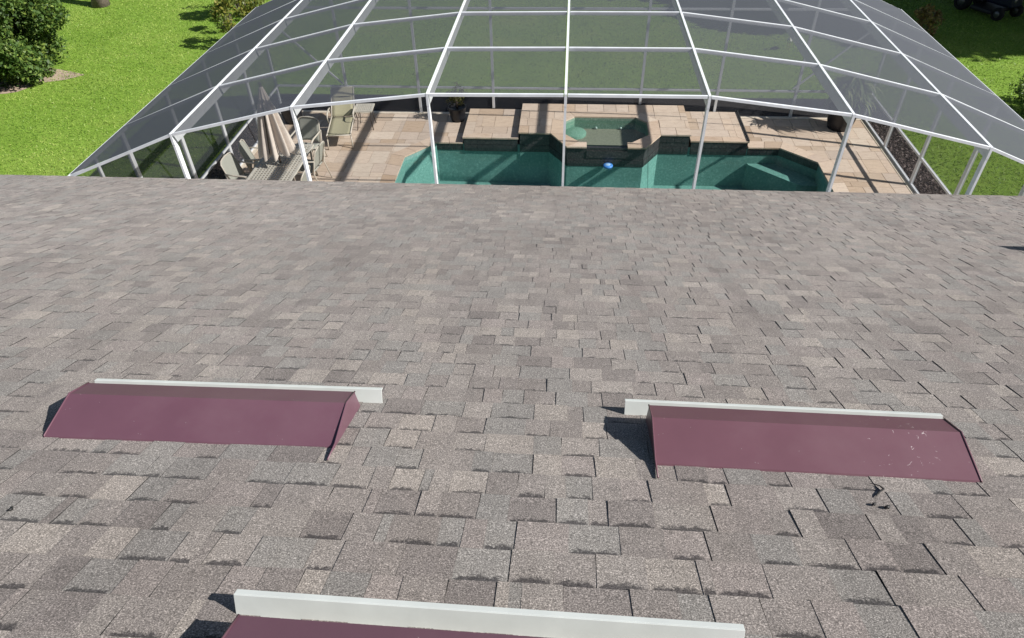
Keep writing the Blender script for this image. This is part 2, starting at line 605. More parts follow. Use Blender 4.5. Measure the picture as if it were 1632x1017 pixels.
def grass():
    def field(x0, x1, y0, y1, dens):
        n = int((x1 - x0) * (y1 - y0) * dens)
        return np.stack([rng.uniform(x0, x1, n), rng.uniform(y0, y1, n)], 1)
    P = np.concatenate([field(-23, -8.2, 11.5, 28, 420), field(8.1, 18, 10, 27.5, 300), field(-8.2, 8.2, 18.1, 27, 130)])
    # keep blades off the bare sandy patch
    e = ((P[:, 0] + 16.95) / 1.95) ** 2 + ((P[:, 1] - 18.9) / 1.7) ** 2
    P = P[e > rng.uniform(0.75, 1.15, len(P))]
    n = len(P)
    h = rng.uniform(0.02, 0.055, n)
    an = rng.uniform(0, 2 * np.pi, n)
    lean = rng.normal(size=(n, 2)) * 0.045
    w = rng.uniform(0.008, 0.02, n)
    b = np.stack([P[:, 0], P[:, 1], np.full(n, LAWN_Z - 0.004)], 1)
    d = np.stack([np.cos(an) * w, np.sin(an) * w, np.zeros(n)], 1)
    top = b + np.stack([lean[:, 0], lean[:, 1], h], 1)
    V = np.stack([b - d, b + d, top], 1).reshape(-1, 3)
    me = bpy.data.meshes.new('grass')
    me.vertices.add(3 * n)
    me.vertices.foreach_set('co', V.ravel())
    me.loops.add(3 * n)
    me.loops.foreach_set('vertex_index', np.arange(3 * n))
    me.polygons.add(n)
    me.polygons.foreach_set('loop_start', np.arange(n) * 3)
    me.polygons.foreach_set('loop_total', np.full(n, 3))
    me.update(calc_edges=True)
    at = me.attributes.new('tone', 'FLOAT', 'POINT')
    patch = 0.5 + 0.25 * np.sin(P[:, 0] * 1.3 + 2 * np.sin(P[:, 1] * 0.7)) * np.sin(P[:, 1] * 0.9 + P[:, 0] * 0.4)
    dry = np.zeros(n)
    for _ in range(46):
        cx_, cy_ = rng.uniform(-22, -8), rng.uniform(11, 27)
        dry += rng.uniform(0.15, 0.45) * np.exp(-(((P[:, 0] - cx_) / rng.uniform(0.2, 0.9)) ** 2 + ((P[:, 1] - cy_) / rng.uniform(0.15, 0.6)) ** 2))
    mow = 0.07 * np.sign(np.sin((P[:, 0] * 0.45 + P[:, 1] * 0.9) * 2 * np.pi / 2.2))
    tn = np.clip(0.08 + 0.80 * patch + mow + dry + rng.normal(size=n) * 0.27, 0, 1)
    at.data.foreach_set('value', np.repeat(tn, 3))
    me.materials.append(M['blade'])
    o = bpy.data.objects.new('grass', me)
    COL.objects.link(o)
    tag(o, 'mown green grass blades covering the lawn', 'grass', kind='stuff')
grass()

# ------------------------------------------------------------------ the house and its shingled roof
AL = R(22.62)
HP = 1.31
ROOF = Matrix(((1, 0, 0, 0),
               (0, math.cos(AL), math.sin(AL), -HP * math.sin(AL)),
               (0, -math.sin(AL), math.cos(AL), CAM_Z - HP * math.cos(AL)),
               (0, 0, 0, 1)))
EAVE_V = 9.875
RX0, RX1 = -12.0, 10.0
house = empty('house')
tag(house, 'house with a brown-grey shingle roof beside the screened pool', 'house')
def rp(u, v, w):
    return ROOF @ Vector((u, v, w))

def make_roof():
    mb = MB()
    t = 0.06
    mb.box(RX0, RX1, -0.6, EAVE_V - 0.02, -t, -0.004)
    roof = mb.build('roof', 'underlay', house)
    roof.matrix_local = ROOF
    # shingle tabs
    pal = [((0.226, 0.209, 0.194), 6), ((0.250, 0.233, 0.214), 5), ((0.200, 0.184, 0.171), 4), ((0.220, 0.216, 0.202), 4),
           ((0.290, 0.268, 0.241), 2.2), ((0.170, 0.156, 0.147), 2.4), ((0.230, 0.208, 0.194), 3), ((0.207, 0.204, 0.192), 3)]
    wts = np.array([p[1] for p in pal]); wts = wts / wts.sum()
    EXPO = 0.143
    tabs = []
    k = 0
    vb = EAVE_V
    while vb > -0.5:
        u = RX0 + random.uniform(-0.2, 0)
        raised = random.random() < 0.5
        joint = u + random.uniform(0.2, 1.0)
        prev = None
        while u < RX1:
            w = random.choice((0.07, 0.09, 0.105, 0.12, 0.135, 0.15, 0.175)) * random.uniform(0.9, 1.1)
            if random.random() < 0.04:
                w = 0.035
            ci = int(rng.choice(len(pal), p=wts))
            if ci == prev:
                ci = int(rng.choice(len(pal), p=wts))
            prev = ci
            f = random.uniform(0.93, 1.07)
            # broad drift of tone over the roof
            f *= 1 + 0.05 * math.sin(u * 0.8 + 1.7 * math.sin(vb * 0.6)) + (0.07 if u < -1 and vb > 3 else 0) * min(1, (-u - 1) / 3 if u < -1 else 0)
            mean = (0.232, 0.206, 0.196)
            col = tuple((m_ + (c - m_) * 0.80) * f * 0.91 * k_ for c, m_, k_ in zip(pal[ci][0], mean, (1.008, 0.992, 1.0)))
            gap = 0.0
            if u > joint:
                gap = 0.002
                joint += 1.0
            tabs.append((u + gap, u + w, vb, raised, col))
            u += w
            if random.random() < 0.86:
                raised = not raised
        vb -= EXPO
    def geom(tab):
        u0, u1, vbt, raised, col = tab
        jr = 0.0021 if raised else 0.0
        th = 0.0078 + jr + random.uniform(-0.0008, 0.0012)
        jv = random.uniform(-0.002, 0.002) + (0.0 if raised else -0.001)
        up_v = vbt - 0.143 - 0.03
        sk = random.uniform(-0.0022, 0.0022)
        lift = random.uniform(0, 0.0025) if random.random() < 0.25 else 0
        v = [(u0 + sk, up_v, jr + 0.0004), (u1 + sk, up_v, jr + 0.0004), (u1 - sk, vbt + jv, th + lift * random.random()), (u0 - sk, vbt + jv, th + lift),
             (u1 - sk, vbt + jv, -0.003), (u0 - sk, vbt + jv, -0.003), (u0 + sk, up_v, -0.003), (u1 + sk, up_v, -0.003)]
        f = [(0, 1, 2, 3), (3, 2, 4, 5), (1, 7, 4, 2), (0, 3, 5, 6)]
        # uv: x -1..1 across the tab, y metres below the upper course's butt edge
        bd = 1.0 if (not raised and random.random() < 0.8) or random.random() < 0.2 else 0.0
        yy = [-0.03, -0.03, 0.143, 0.143]
        xx = [-1, 1, 1, -1]
        uvs = []
        for q in f:
            for i in q:
                uvs += [xx[i] if i < 4 else 0.0, yy[i] if i < 4 else 0.2]
        return v, f, uvs, (*col, bd)
    def finish(me, uvs, cols):
        uvl = me.uv_layers.new(name='UVMap')
        uvl.data.foreach_set('uv', uvs)
        at = me.color_attributes.new('tone', 'FLOAT_COLOR', 'POINT')
        at.data.foreach_set('color', cols)
        me.materials.append(M['shingle'])
        me.materials.append(M['underlay'])
        mi = np.ones(len(me.polygons), dtype=np.int32)
        mi[::4] = 0
        me.polygons.foreach_set('material_index', mi)
    # the 300 that show largest become objects of their own
    sc = []
    for i, tb_ in enumerate(tabs):
        u = (tb_[0] + tb_[1]) / 2
        v = tb_[2] - 0.07
        inside = (-1.30 - (v - 1.3) * 0.80 < u < 1.18 + (v - 1.5) * 0.59) and v > 1.33
        under = any(x0 - 0.02 < u < x1 + 0.02 and y0 < v < y1 for x0, x1, y0, y1 in ((-1.985, -0.84, 2.24, 2.68), (0.375, 1.515, 2.24, 2.68), (-0.74, 0.40, 0.9, 1.45)))
        d = math.sqrt(u * u + v * v + HP * HP)
        sc.append(((tb_[1] - tb_[0]) * HP / d ** 3 if inside and not under else 0, i))
    best = set(i for s_, i in sorted(sc, reverse=True)[:298])
    V, F, UV, CO = [], [], [], []
    for i, tb_ in enumerate(tabs):
        v, f, uvs, col = geom(tb_)
        if i in best:
            me = bpy.data.meshes.new('shingle')
            me.from_pydata(v, [], f)
            finish(me, uvs, list(col) * 8)
            o = bpy.data.objects.new('shingle', me)
            COL.objects.link(o)
            o.parent = roof
        else:
            b0 = len(V)
            V += v
            F += [tuple(b0 + j for j in q) for q in f]
            UV += uvs
            CO += list(col) * 8
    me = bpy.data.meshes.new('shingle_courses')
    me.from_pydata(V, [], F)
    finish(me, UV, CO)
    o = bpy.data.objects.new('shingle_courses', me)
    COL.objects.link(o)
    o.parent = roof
    tag(o, kind='stuff')
    # black sealant streak and crumbs by the right-hand vent
    def streak(pts, r):
        q = MB().tube([(u, v, 0.012) for u, v in pts], r, 6)
        q.build('sealant_streak', 'tar', roof)
    streak([(1.105, 2.20), (1.135, 2.185), (1.140, 2.165), (1.118, 2.145), (1.100, 2.125), (1.092, 2.11)], [0.001, 0.002, 0.0035, 0.004, 0.0025, 0.001])
    streak([(1.075, 2.072), (1.068, 2.066), (1.060, 2.063)], [0.003, 0.006, 0.003])
    streak([(1.115, 2.060), (1.106, 2.052), (1.094, 2.05)], [0.003, 0.007, 0.003])
    streak([(-1.742, 1.795), (-1.733, 1.782), (-1.740, 1.772)], [0.002, 0.005, 0.002])
    # eave: drip edge, fascia, gutter, soffit, walls
    dm = MB().box(RX0, RX1, EAVE_V - 0.03, EAVE_V - 0.012, -0.10, -0.001)
    d = dm.build('drip_edge', 'drip', house)
    d.matrix_local = ROOF
    e = rp(0, EAVE_V, 0)
    g = MB()
    g.box(RX0, RX1, e.y - 0.10, e.y - 0.03, e.z - 0.26, e.z - 0.08)
    g.build('fascia', 'cage_white', house)
    g = MB()
    g.box(RX0, RX1, e.y - 0.02, e.y + 0.16, e.z - 0.22, e.z - 0.115)
    bevel(g.build('gutter', 'cage_white', house), 0.01)
    g = MB().box(RX0, RX1, e.y - 0.75, e.y - 0.10, e.z - 0.26, e.z - 0.24)
    g.build('soffit', 'soffit', house)
    rid = rp(0, -0.6, -0.03)
    g = MB()
    i0 = 0
    wy0, wy1 = rid.y - (e.y - rid.y) + 0.5, e.y - 0.62
    for x in (RX0 + 0.4, RX1 - 0.4):
        g.v += [(x, wy0, 0), (x, wy1, 0), (x, wy1, e.z - 0.2), (x, rid.y, rid.z - 0.12), (x, wy0, e.z - 0.2)]
    g.f += [(4, 3, 2, 1, 0), (5, 6, 7, 8, 9), (1, 2, 7, 6), (0, 5, 9, 4), (0, 1, 6, 5)]
    g.build('wall', 'stucco', house)
    g = MB()
    b = (e.y - rid.y)
    g.quad((RX0, rid.y, rid.z + 0.03), (RX0, rid.y - b, e.z), (RX1, rid.y - b, e.z), (RX1, rid.y, rid.z + 0.03))
    g.quad((RX0, rid.y, rid.z - 0.03), (RX1, rid.y, rid.z - 0.03), (RX1, rid.y - b, e.z - 0.06), (RX0, rid.y - b, e.z - 0.06))
    g.build('street_side_roof', 'shingle', house, tone=(0.2, 0.187, 0.178), alpha=0.0)
    return roof
roof = make_roof()

# ------------------------------------------------------------------ off-ridge vents
def make_vent(u0, u1, vn, s0, s1, label, mat, rot=0.0, tail=0):
    vc = vn + 0.455
    uc = (u0 + u1) / 2
    root = empty('roof_vent')
    root.matrix_world = ROOF @ Matrix.Translation((uc, vc, 0)) @ Matrix.Rotation(R(rot), 4, 'Z')
    tag(root, label, 'roof vent', 'roof vents on the shingles')
    a0, a1 = u0 - uc, u1 - uc
    prof = [(vn - vc + 0.047, 0.002), (vn - vc + 0.05, 0.0135), (vn - vc + 0.225, 0.113), (vn - vc + 0.348, 0.106)]
    h = MB()
    th = 0.0015
    for k in range(len(prof) - 1):
        (y0, z0), (y1, z1) = prof[k], prof[k + 1]
        h.quad((a0, y0, z0), (a1, y0, z0), (a1, y1, z1), (a0, y1, z1))
    y1, z1 = prof[-1]
    h.quad((a0, y1, z1), (a1, y1, z1), (a1, y1 + 0.002, z1 - 0.016), (a0, y1 + 0.002, z1 - 0.016))
    h.build('hood', mat, root)
    for x, sg in ((a0, -1), (a1, 1)):
        e = MB()
        lead = [(vn - vc - 0.045, 0.009), (vn - vc + 0.05, 0.024)] if sg == tail else [(vn - vc + 0.048, 0.006), (vn - vc + 0.05, 0.0125)]
        pts = lead + [(y, z - 0.003) for y, z in prof[2:]] + [(prof[-1][0] + 0.075, 0.004)]
        xx = x - sg * 0.004
        e.v = [(xx, y, z) for y, z in pts] + [(xx + sg * 0.0025, y, z) for y, z in pts]
        n = len(pts)
        e.f = [tuple(range(n)), tuple(range(n, 2 * n))[::-1]] + [(k, (k + 1) % n, n + (k + 1) % n, n + k) for k in range(n)]
        e.build('end_panel', mat, root)
        r = MB()
        r.tube([(x, y, z + 0.002) for y, z in lead] + [(x, y, z + 0.001) for y, z in prof[2:]], 0.0035, 6)
        r.build('folded_rim', mat, root)
    b = MB().box(s0 - uc, s1 - uc, 0, 0.004, 0.002, 0.070)
    b.box(s0 - uc, s1 - uc, 0.004, 0.022, 0.066, 0.070)
    bevel(b.build('wind_baffle', 'white_metal', root), 0.001)
    b = MB().box(a0 + 0.01, a1 - 0.01, prof[-1][0] - 0.06, prof[-1][0] - 0.045, 0.004, 0.082)
    b.build('louver', 'charcoal', root)
    return root
make_vent(-1.985, -0.84, 2.212, -2.037, -0.754, 'purple-brown metal roof vent on the left, bright right end panel showing', 'maroon', 1.2, 1)
make_vent(0.375, 1.515, 2.207, 0.29, 1.57, 'purple-brown metal roof vent on the right, scratched near its right end', 'maroon_worn', -0.7, -1)
make_vent(-0.74, 0.405, 0.936, -0.81, 0.477, 'nearest purple-brown roof vent cut off by the bottom edge', 'maroon', -0.55)
def exhaust_hood():
    root = empty('exhaust_hood')
    root.matrix_world = ROOF @ Matrix.Translation((4.42, 6.18, 0))
    tag(root, 'exhaust hood on the shingles beyond the right edge, only its shadow in view', 'exhaust hood')
    h = MB()
    h.v = [(-0.15, -0.14, 0.008), (0.15, -0.14, 0.008), (0.15, 0.13, 0.008), (-0.15, 0.13, 0.008), (-0.15, -0.02, 0.17), (0.15, -0.02, 0.17), (0.15, 0.10, 0.235), (-0.15, 0.10, 0.235)]
    h.f = [(0, 1, 5, 4), (4, 5, 6, 7), (1, 2, 6, 5), (3, 0, 4, 7), (2, 3, 7, 6)]
    bevel(h.build('hood', 'maroon', root), 0.006)
    MB().box(-0.22, 0.22, -0.21, 0.20, 0.002, 0.016).build('flashing', 'maroon', root)
exhaust_hood()

# ------------------------------------------------------------------ pool enclosure
AX = [-7.42, -5.59, -3.73, -1.84, -0.01, 1.84, 3.70, 5.58, 7.38]
AZ = [2.58, 3.29, 3.72, 3.925, 3.94, 3.94, 3.72, 3.29, 2.58]
FY = [8.72, 10.42, 12.08, 13.70, 15.24, 16.74]
PY = [8.72, 10.24, 11.87, 13.52, 15.18, 16.74]
cage = empty('pool_enclosure')
tag(cage, 'arched white aluminium pool enclosure with charcoal insect screen', 'screen enclosure')
cm = 'cage_white'
def member(name, p, q, w, h, upv=(0, 0, 1)):
    return MB().bar(p, q, w, h, upv).build(name, cm, cage)
# rafters front to back
for i in range(1, 8):
    member('rafter', (AX[i], FY[0] - 0.02, AZ[i]), (AX[i], FY[-1] + 0.02, AZ[i]), 0.034, 0.17)
for i in (0, 8):
    member('eave_beam', (AX[i], FY[0] - 0.02, AZ[i]), (AX[i], FY[-1] + 0.02, AZ[i]), 0.05, 0.06)
# front beam, purlins, back gable beam
for j, y in enumerate(FY):
    nm = 'front_beam' if j == 0 else 'gable_beam' if j == 5 else 'purlin'
    for i in range(8):
        d = Vector((AX[i + 1] - AX[i], 0, AZ[i + 1] - AZ[i])).normalized()
        low = -0.004 if i in (0, 7) and j > 0 else 0.002
        p = Vector((AX[i], y, AZ[i] - low)) + d * 0.027
        q = Vector((AX[i + 1], y, AZ[i + 1] - low)) - d * 0.027
        n_ = Vector((-d.z, 0, d.x))
        member(nm, p, q, 0.034 if (i, j) == (7, 1) else 0.014 if i in (0, 7) and j > 0 else 0.034, 0.055 if 0 < j < 5 else 0.036, n_)
# front risers on the gutter
GUT = rp(0, EAVE_V, 0).z - 0.114
for i in range(1, 8):
    MB().box(AX[i] - 0.016, AX[i] + 0.016, FY[0] - 0.017, FY[0] + 0.07, GUT, AZ[i] - 0.172).build('riser_post', cm, cage)
    MB().box(AX[i] - 0.035, AX[i] + 0.035, FY[0] - 0.028, FY[0] + 0.078, GUT - 0.004, GUT + 0.006).build('post_foot', cm, cage)
# corner and side-wall posts
for x, inward in ((CAGE_X0, 1), (7.36, -1)):
    for j, y in enumerate(PY):
        MB().box(x - 0.024, x + 0.024, y - 0.045, y + 0.045, 0.012, 2.522).build('post', cm, cage)
    for j in range(5):
        if j == 0 and x < 0:
            MB().box(x - 0.02, x + 0.02, 9.36, 9.41, 0.012, 2.522).build('door_post', cm, cage)
        for z in (0.655, 0.05):
            nm = 'chair_rail' if z > 0.1 else 'sole_plate'
            member(nm, (x, PY[j] + 0.047, z), (x, PY[j + 1] - 0.047, z), 0.045, 0.045 if z > 0.1 else 0.04)
# back wall
for i in range(1, 8):
    base_z = {3: 0.16, 4: 0.31, 5: 0.31}.get(i, 0.012)
    MB().box(AX[i] - 0.03, AX[i] + 0.03, CAGE_Y1 - 0.03, CAGE_Y1 + 0.03, base_z, AZ[i] - 0.172).build('post', cm, cage)
for i in range(8):
    for z in (0.70, 2.60):
        nm = 'chair_rail' if z < 1 else 'head_rail'
        member(nm, (AX[i] + 0.032, CAGE_Y1, z), (AX[i + 1] - 0.032, CAGE_Y1, z), 0.045, 0.045)
member('diagonal_brace', (-7.36, CAGE_Y1 - 0.026, 2.50), (-5.64, CAGE_Y1 - 0.026, 0.76), 0.03, 0.04)
member('diagonal_brace', (7.30, CAGE_Y1 - 0.026, 2.56), (5.46, CAGE_Y1 - 0.026, 0.76), 0.03, 0.04)
# screen panels
def panel(*pts):
    MB_ = MB()
    MB_.quad(*pts)
    return MB_.build('screen_panel', 'screen', cage)
e = 0.027
for i in range(8):
    for j in range(5):
        d = Vector((AX[i + 1] - AX[i], 0, AZ[i + 1] - AZ[i])).normalized()
        p = Vector((AX[i], 0, AZ[i] - 0.010)) + d * e
        q = Vector((AX[i + 1], 0, AZ[i + 1] - 0.010)) - d * e
        y0, y1 = FY[j] + 0.025, FY[j + 1] - 0.025
        if i in (0, 7):
            y0, y1 = FY[j] + (0.025 if j == 0 else 0.008), FY[j + 1] - (0.0 if j == 4 else 0.008)
            if i == 0:
                p = Vector((AX[0], 0, AZ[0] + 0.006)) - d * 0.028
            else:
                q = Vector((AX[8], 0, AZ[8] + 0.006)) + d * 0.028
        panel((p.x, y0, p.z), (q.x, y0, q.z), (q.x, y1, q.z), (p.x, y1, p.z))
for x in (CAGE_X0, 7.36):
    for j in range(5):
        for z0, z1 in ((0.05, 0.61), (0.655, 2.52)):
            y0, y1 = PY[j] + 0.046, PY[j + 1] - 0.046
            panel((x, y0, z0), (x, y1, z0), (x, y1, z1), (x, y0, z1))
for i in range(8):
    x0, x1 = AX[i] + 0.031, AX[i + 1] - 0.031
    panel((x0, CAGE_Y1, 0.02), (x1, CAGE_Y1, 0.02), (x1, CAGE_Y1, 0.655), (x0, CAGE_Y1, 0.655))
    panel((x0, CAGE_Y1, 0.70), (x1, CAGE_Y1, 0.70), (x1, CAGE_Y1, 2.555), (x0, CAGE_Y1, 2.555))
    za, zb = AZ[i] - 0.055, AZ[i + 1] - 0.055
    if i == 0:
        panel((x0 + 0.05, CAGE_Y1, 2.605), (x1, CAGE_Y1, 2.605), (x1, CAGE_Y1, zb))
    elif i == 7:
        panel((x0, CAGE_Y1, 2.605), (x1 - 0.05, CAGE_Y1, 2.605), (x0, CAGE_Y1, za))
    else:
        panel((x0, CAGE_Y1, 2.605), (x1, CAGE_Y1, 2.605), (x1, CAGE_Y1, zb), (x0, CAGE_Y1, za))

# ------------------------------------------------------------------ deck, pool, spa
TONES = [((0.57, 0.465, 0.375), 4), ((0.61, 0.51, 0.42), 4), ((0.545, 0.44, 0.345), 3), ((0.50, 0.39, 0.295), 1.3), ((0.64, 0.55, 0.46), 1.6), ((0.56, 0.47, 0.395), 3)]
TW = np.array([t[1] for t in TONES]); TW = TW / TW.sum()
def ttone(warm=0.0):
    c = TONES[int(rng.choice(len(TONES), p=TW))][0]
    f = random.uniform(0.92, 1.08)
    return (c[0] * f, c[1] * f * (1 - 0.06 * warm), c[2] * f * (1 - 0.11 * warm))

def stone(poly, z0, z1, name, parent, warm=0.0):
    # shrink slightly for the joint
    cx = sum(p[0] for p in poly) / len(poly)
    cy = sum(p[1] for p in poly) / len(poly)
    ext = max(max(abs(p[0] - cx) for p in poly), max(abs(p[1] - cy) for p in poly))
    k = 1 - 0.0055 / max(ext, 0.03)
    pl = [(cx + (x - cx) * k, cy + (y - cy) * k) for x, y in poly]
    dz = random.uniform(-0.0012, 0.0012)
    o = MB().prism(pl, z0, z1 + dz).build(name, 'travertine', parent, tone=ttone(warm))
    return o

def pave(cells, z0, z1, name, parent, x0, x1, y0, y1, rows=(0.406, 0.61, 0.406, 0.203)):
    y = y1
    r = 0
    while y > y0:
        hh = rows[r % len(rows)]
        x = x0 - random.uniform(0, 0.5)
        while x < x1:
            w = random.choice((0.406, 0.61, 0.406, 0.61, 0.305))
            rect = [(x, y - hh), (x + w, y - hh), (x + w, y), (x, y)]
            for c in cells:
                pl = clip(rect, c)
                if pl:
                    stone(pl, z0, z1, name, parent)
            x += w
        y -= hh
        r += 1

POOL = [(-3.74, 11.2), (-3.2, 10.6), (5.2, 10.6), (5.71, 11.2), (5.71, 14.43), (4.99, 15.12), (-3.08, 15.12), (-3.74, 14.36)]
WATER_Z = -0.13
deck_outer = [(CAGE_X0 - 0.06, 7.95), (CAGE_X1 + 0.05, 7.95), (CAGE_X1 + 0.05, CAGE_Y1 + 0.05), (CAGE_X0 - 0.06, CAGE_Y1 + 0.05)]
deck = sheet_with_hole('pool_deck', deck_outer, POOL, -0.012, 'grout')
tag(deck, kind='structure')
sk = MB()
for k in range(4):
    p, q = deck_outer[k], deck_outer[(k + 1) % 4]
    sk.quad((*p, -0.25), (*q, -0.25), (*q, -0.012), (*p, -0.012))
sk.build('slab_edge', 'grout', deck)
# coping outline offset outward by 0.3
COP = [(-4.04, 11.08), (-3.33, 10.3), (5.33, 10.3), (6.01, 11.08), (6.01, 14.55), (5.12, 15.42), (-3.22, 15.42), (-4.04, 14.47)]
DX0, DX1, DY1 = -7.30, 7.26, 16.64
pcells = [[(DX0, 12.75), (-4.04, 12.75), (-4.04, DY1), (DX0, DY1)],
          [(-4.04, 14.47), (-3.22, 15.42), (-3.22, DY1), (-4.04, DY1)],
          [(-3.22, 15.42), (-2.44, 15.42), (-2.44, DY1), (-3.22, DY1)],
          [(6.01, 12.75), (DX1, 12.75), (DX1, DY1), (6.01, DY1)],
          [(5.12, 15.42), (6.01, 14.55), (6.01, DY1), (5.12, DY1)],
          [(4.27, 15.42), (5.12, 15.42), (5.12, DY1), (4.27, DY1)]]
pave(pcells, -0.03, 0.0, 'paver', deck, DX0, DX1, 12.6, DY1)
# hidden near part of the deck as a few broad bands
near = MB()
near.prism([(DX0, 8.0), (DX1, 8.0), (DX1, 10.29), (DX0, 10.29)], -0.03, -0.002)
near.prism([(DX0, 10.295), (-4.05, 10.295), (-4.05, 12.745), (DX0, 12.745)], -0.03, -0.002)
near.prism([(6.02, 10.295), (DX1, 10.295), (DX1, 12.745), (6.02, 12.745)], -0.03, -0.002)
near.build('paving_by_house', 'travertine', deck, tone=(0.6, 0.48, 0.37))
# pale border under the enclosure walls
bx = MB()
bx.prism([(CAGE_X0 - 0.06, 8), (DX0 - 0.004, 8), (DX0 - 0.004, CAGE_Y1 + 0.05), (CAGE_X0 - 0.06, CAGE_Y1 + 0.05)], -0.2, 0.008)
bx.prism([(DX1 + 0.004, 8), (CAGE_X1 + 0.05, 8), (CAGE_X1 + 0.05, CAGE_Y1 + 0.05), (DX1 + 0.004, CAGE_Y1 + 0.05)], -0.2, 0.008)
bx.prism([(DX0, DY1 + 0.004), (DX1, DY1 + 0.004), (DX1, CAGE_Y1 + 0.049), (DX0, CAGE_Y1 + 0.049)], -0.2, 0.008)
bx.build('deck_border', 'travertine', deck, tone=(0.72, 0.64, 0.53))

pool = empty('swimming_pool', (0, 0, 0))
tag(pool, 'green-tinted swimming pool with clipped corners and travertine edge', 'swimming pool')
FLOOR = -1.05
SPA_OUT = [(-0.36, 15.12), (0.02, 14.42), (1.84, 14.42), (2.22, 15.12)]
b = MB()
n = len(POOL)
for k in range(n):
    p, q = POOL[k], POOL[(k + 1) % n]
    b.quad((*q, FLOOR), (*p, FLOOR), (*p, -0.03), (*q, -0.03))
b.f.append(tuple(range(len(b.v), len(b.v) + n)))
b.v += [(x, y, FLOOR) for x, y in POOL]
b.build('basin', 'plaster', pool)
# corner bench under water
MB().prism([(4.32, 15.115), (4.36, 15.03), (5.27, 14.17), (5.36, 14.13), (5.705, 14.13), (5.705, 14.43), (4.985, 15.115)], FLOOR, -0.42).build('bench', 'plaster', pool)
# coping stones
def coping(p, q, P, Q, n_, parent, z0=-0.03, z1=0.004, warm=0.5):
    for k in range(n_):
        t0, t1 = k / n_, (k + 1) / n_
        L = lambda a_, b_, t: (a_[0] + (b_[0] - a_[0]) * t, a_[1] + (b_[1] - a_[1]) * t)
        stone([L(p, q, t0), L(P, Q, t0), L(P, Q, t1), L(p, q, t1)], z0, z1, 'coping_stone', parent, warm)
segs = [(0, 3), (1, 14), (2, 3), (3, 7), (4, 3), (7, 7), (6, 3)]
IN = [(x + (0.03 if x < -3.5 else -0.03 if x > 5.5 else 0), y - (0.03 if y > 15 else 0)) for x, y in POOL]
for k, nn in segs:
    k2 = (k + 1) % n
    coping(IN[k], IN[k2], COP[k], COP[k2], nn, pool)
coping((-3.08, 15.09), (-2.44, 15.09), (-3.22, 15.42), (-2.44, 15.42), 2, pool)
coping((4.27, 15.09), (4.99, 15.09), (4.27, 15.42), (5.12, 15.42), 2, pool)
# waterline tiles on the walls facing the house
def tiles(p, q, z0, z1, parent, w=0.155, off=0.008):
    d = Vector((q[0] - p[0], q[1] - p[1], 0))
    L_ = d.length
    d.normalize()
    nrm = Vector((d.y, -d.x, 0))
    k = max(1, round(L_ / w))
    for i in range(k):
        a_ = Vector((*p, 0)) + d * (L_ * i / k + 0.004) + nrm * 0.0005
        c_ = Vector((*p, 0)) + d * (L_ * (i + 1) / k - 0.004) + nrm * 0.0005
        o_ = nrm * (off + random.uniform(0, 0.0015))
        m_ = MB()
        m_.quad(a_ + o_ + Vector((0, 0, z0)), c_ + o_ + Vector((0, 0, z0)), c_ + o_ + Vector((0, 0, z1)), a_ + o_ + Vector((0, 0, z1)))
        m_.quad(a_ + Vector((0, 0, z1)), a_ + o_ + Vector((0, 0, z1)), c_ + o_ + Vector((0, 0, z1)), c_ + Vector((0, 0, z1)))
        m_.quad(a_ + Vector((0, 0, z0)), a_ + Vector((0, 0, z1)), a_ + o_ + Vector((0, 0, z1)), a_ + o_ + Vector((0, 0, z0)))
        m_.quad(c_ + Vector((0, 0, z1)), c_ + Vector((0, 0, z0)), c_ + o_ + Vector((0, 0, z0)), c_ + o_ + Vector((0, 0, z1)))
        m_.build('waterline_tile', 'tile', parent)
tiles((-3.08, 15.12), (-2.44, 15.12), -0.20, -0.035, pool)
tiles((4.27, 15.12), (4.99, 15.12), -0.20, -0.035, pool)
tiles((4.99, 15.12), (5.71, 14.43), -0.20, -0.035, pool)
w_ = MB()
w_.f.append(tuple(range(n)))
w_.v += [(x, y, WATER_Z) for x, y in POOL]
tag(w_.build('water', 'water'), kind='structure')

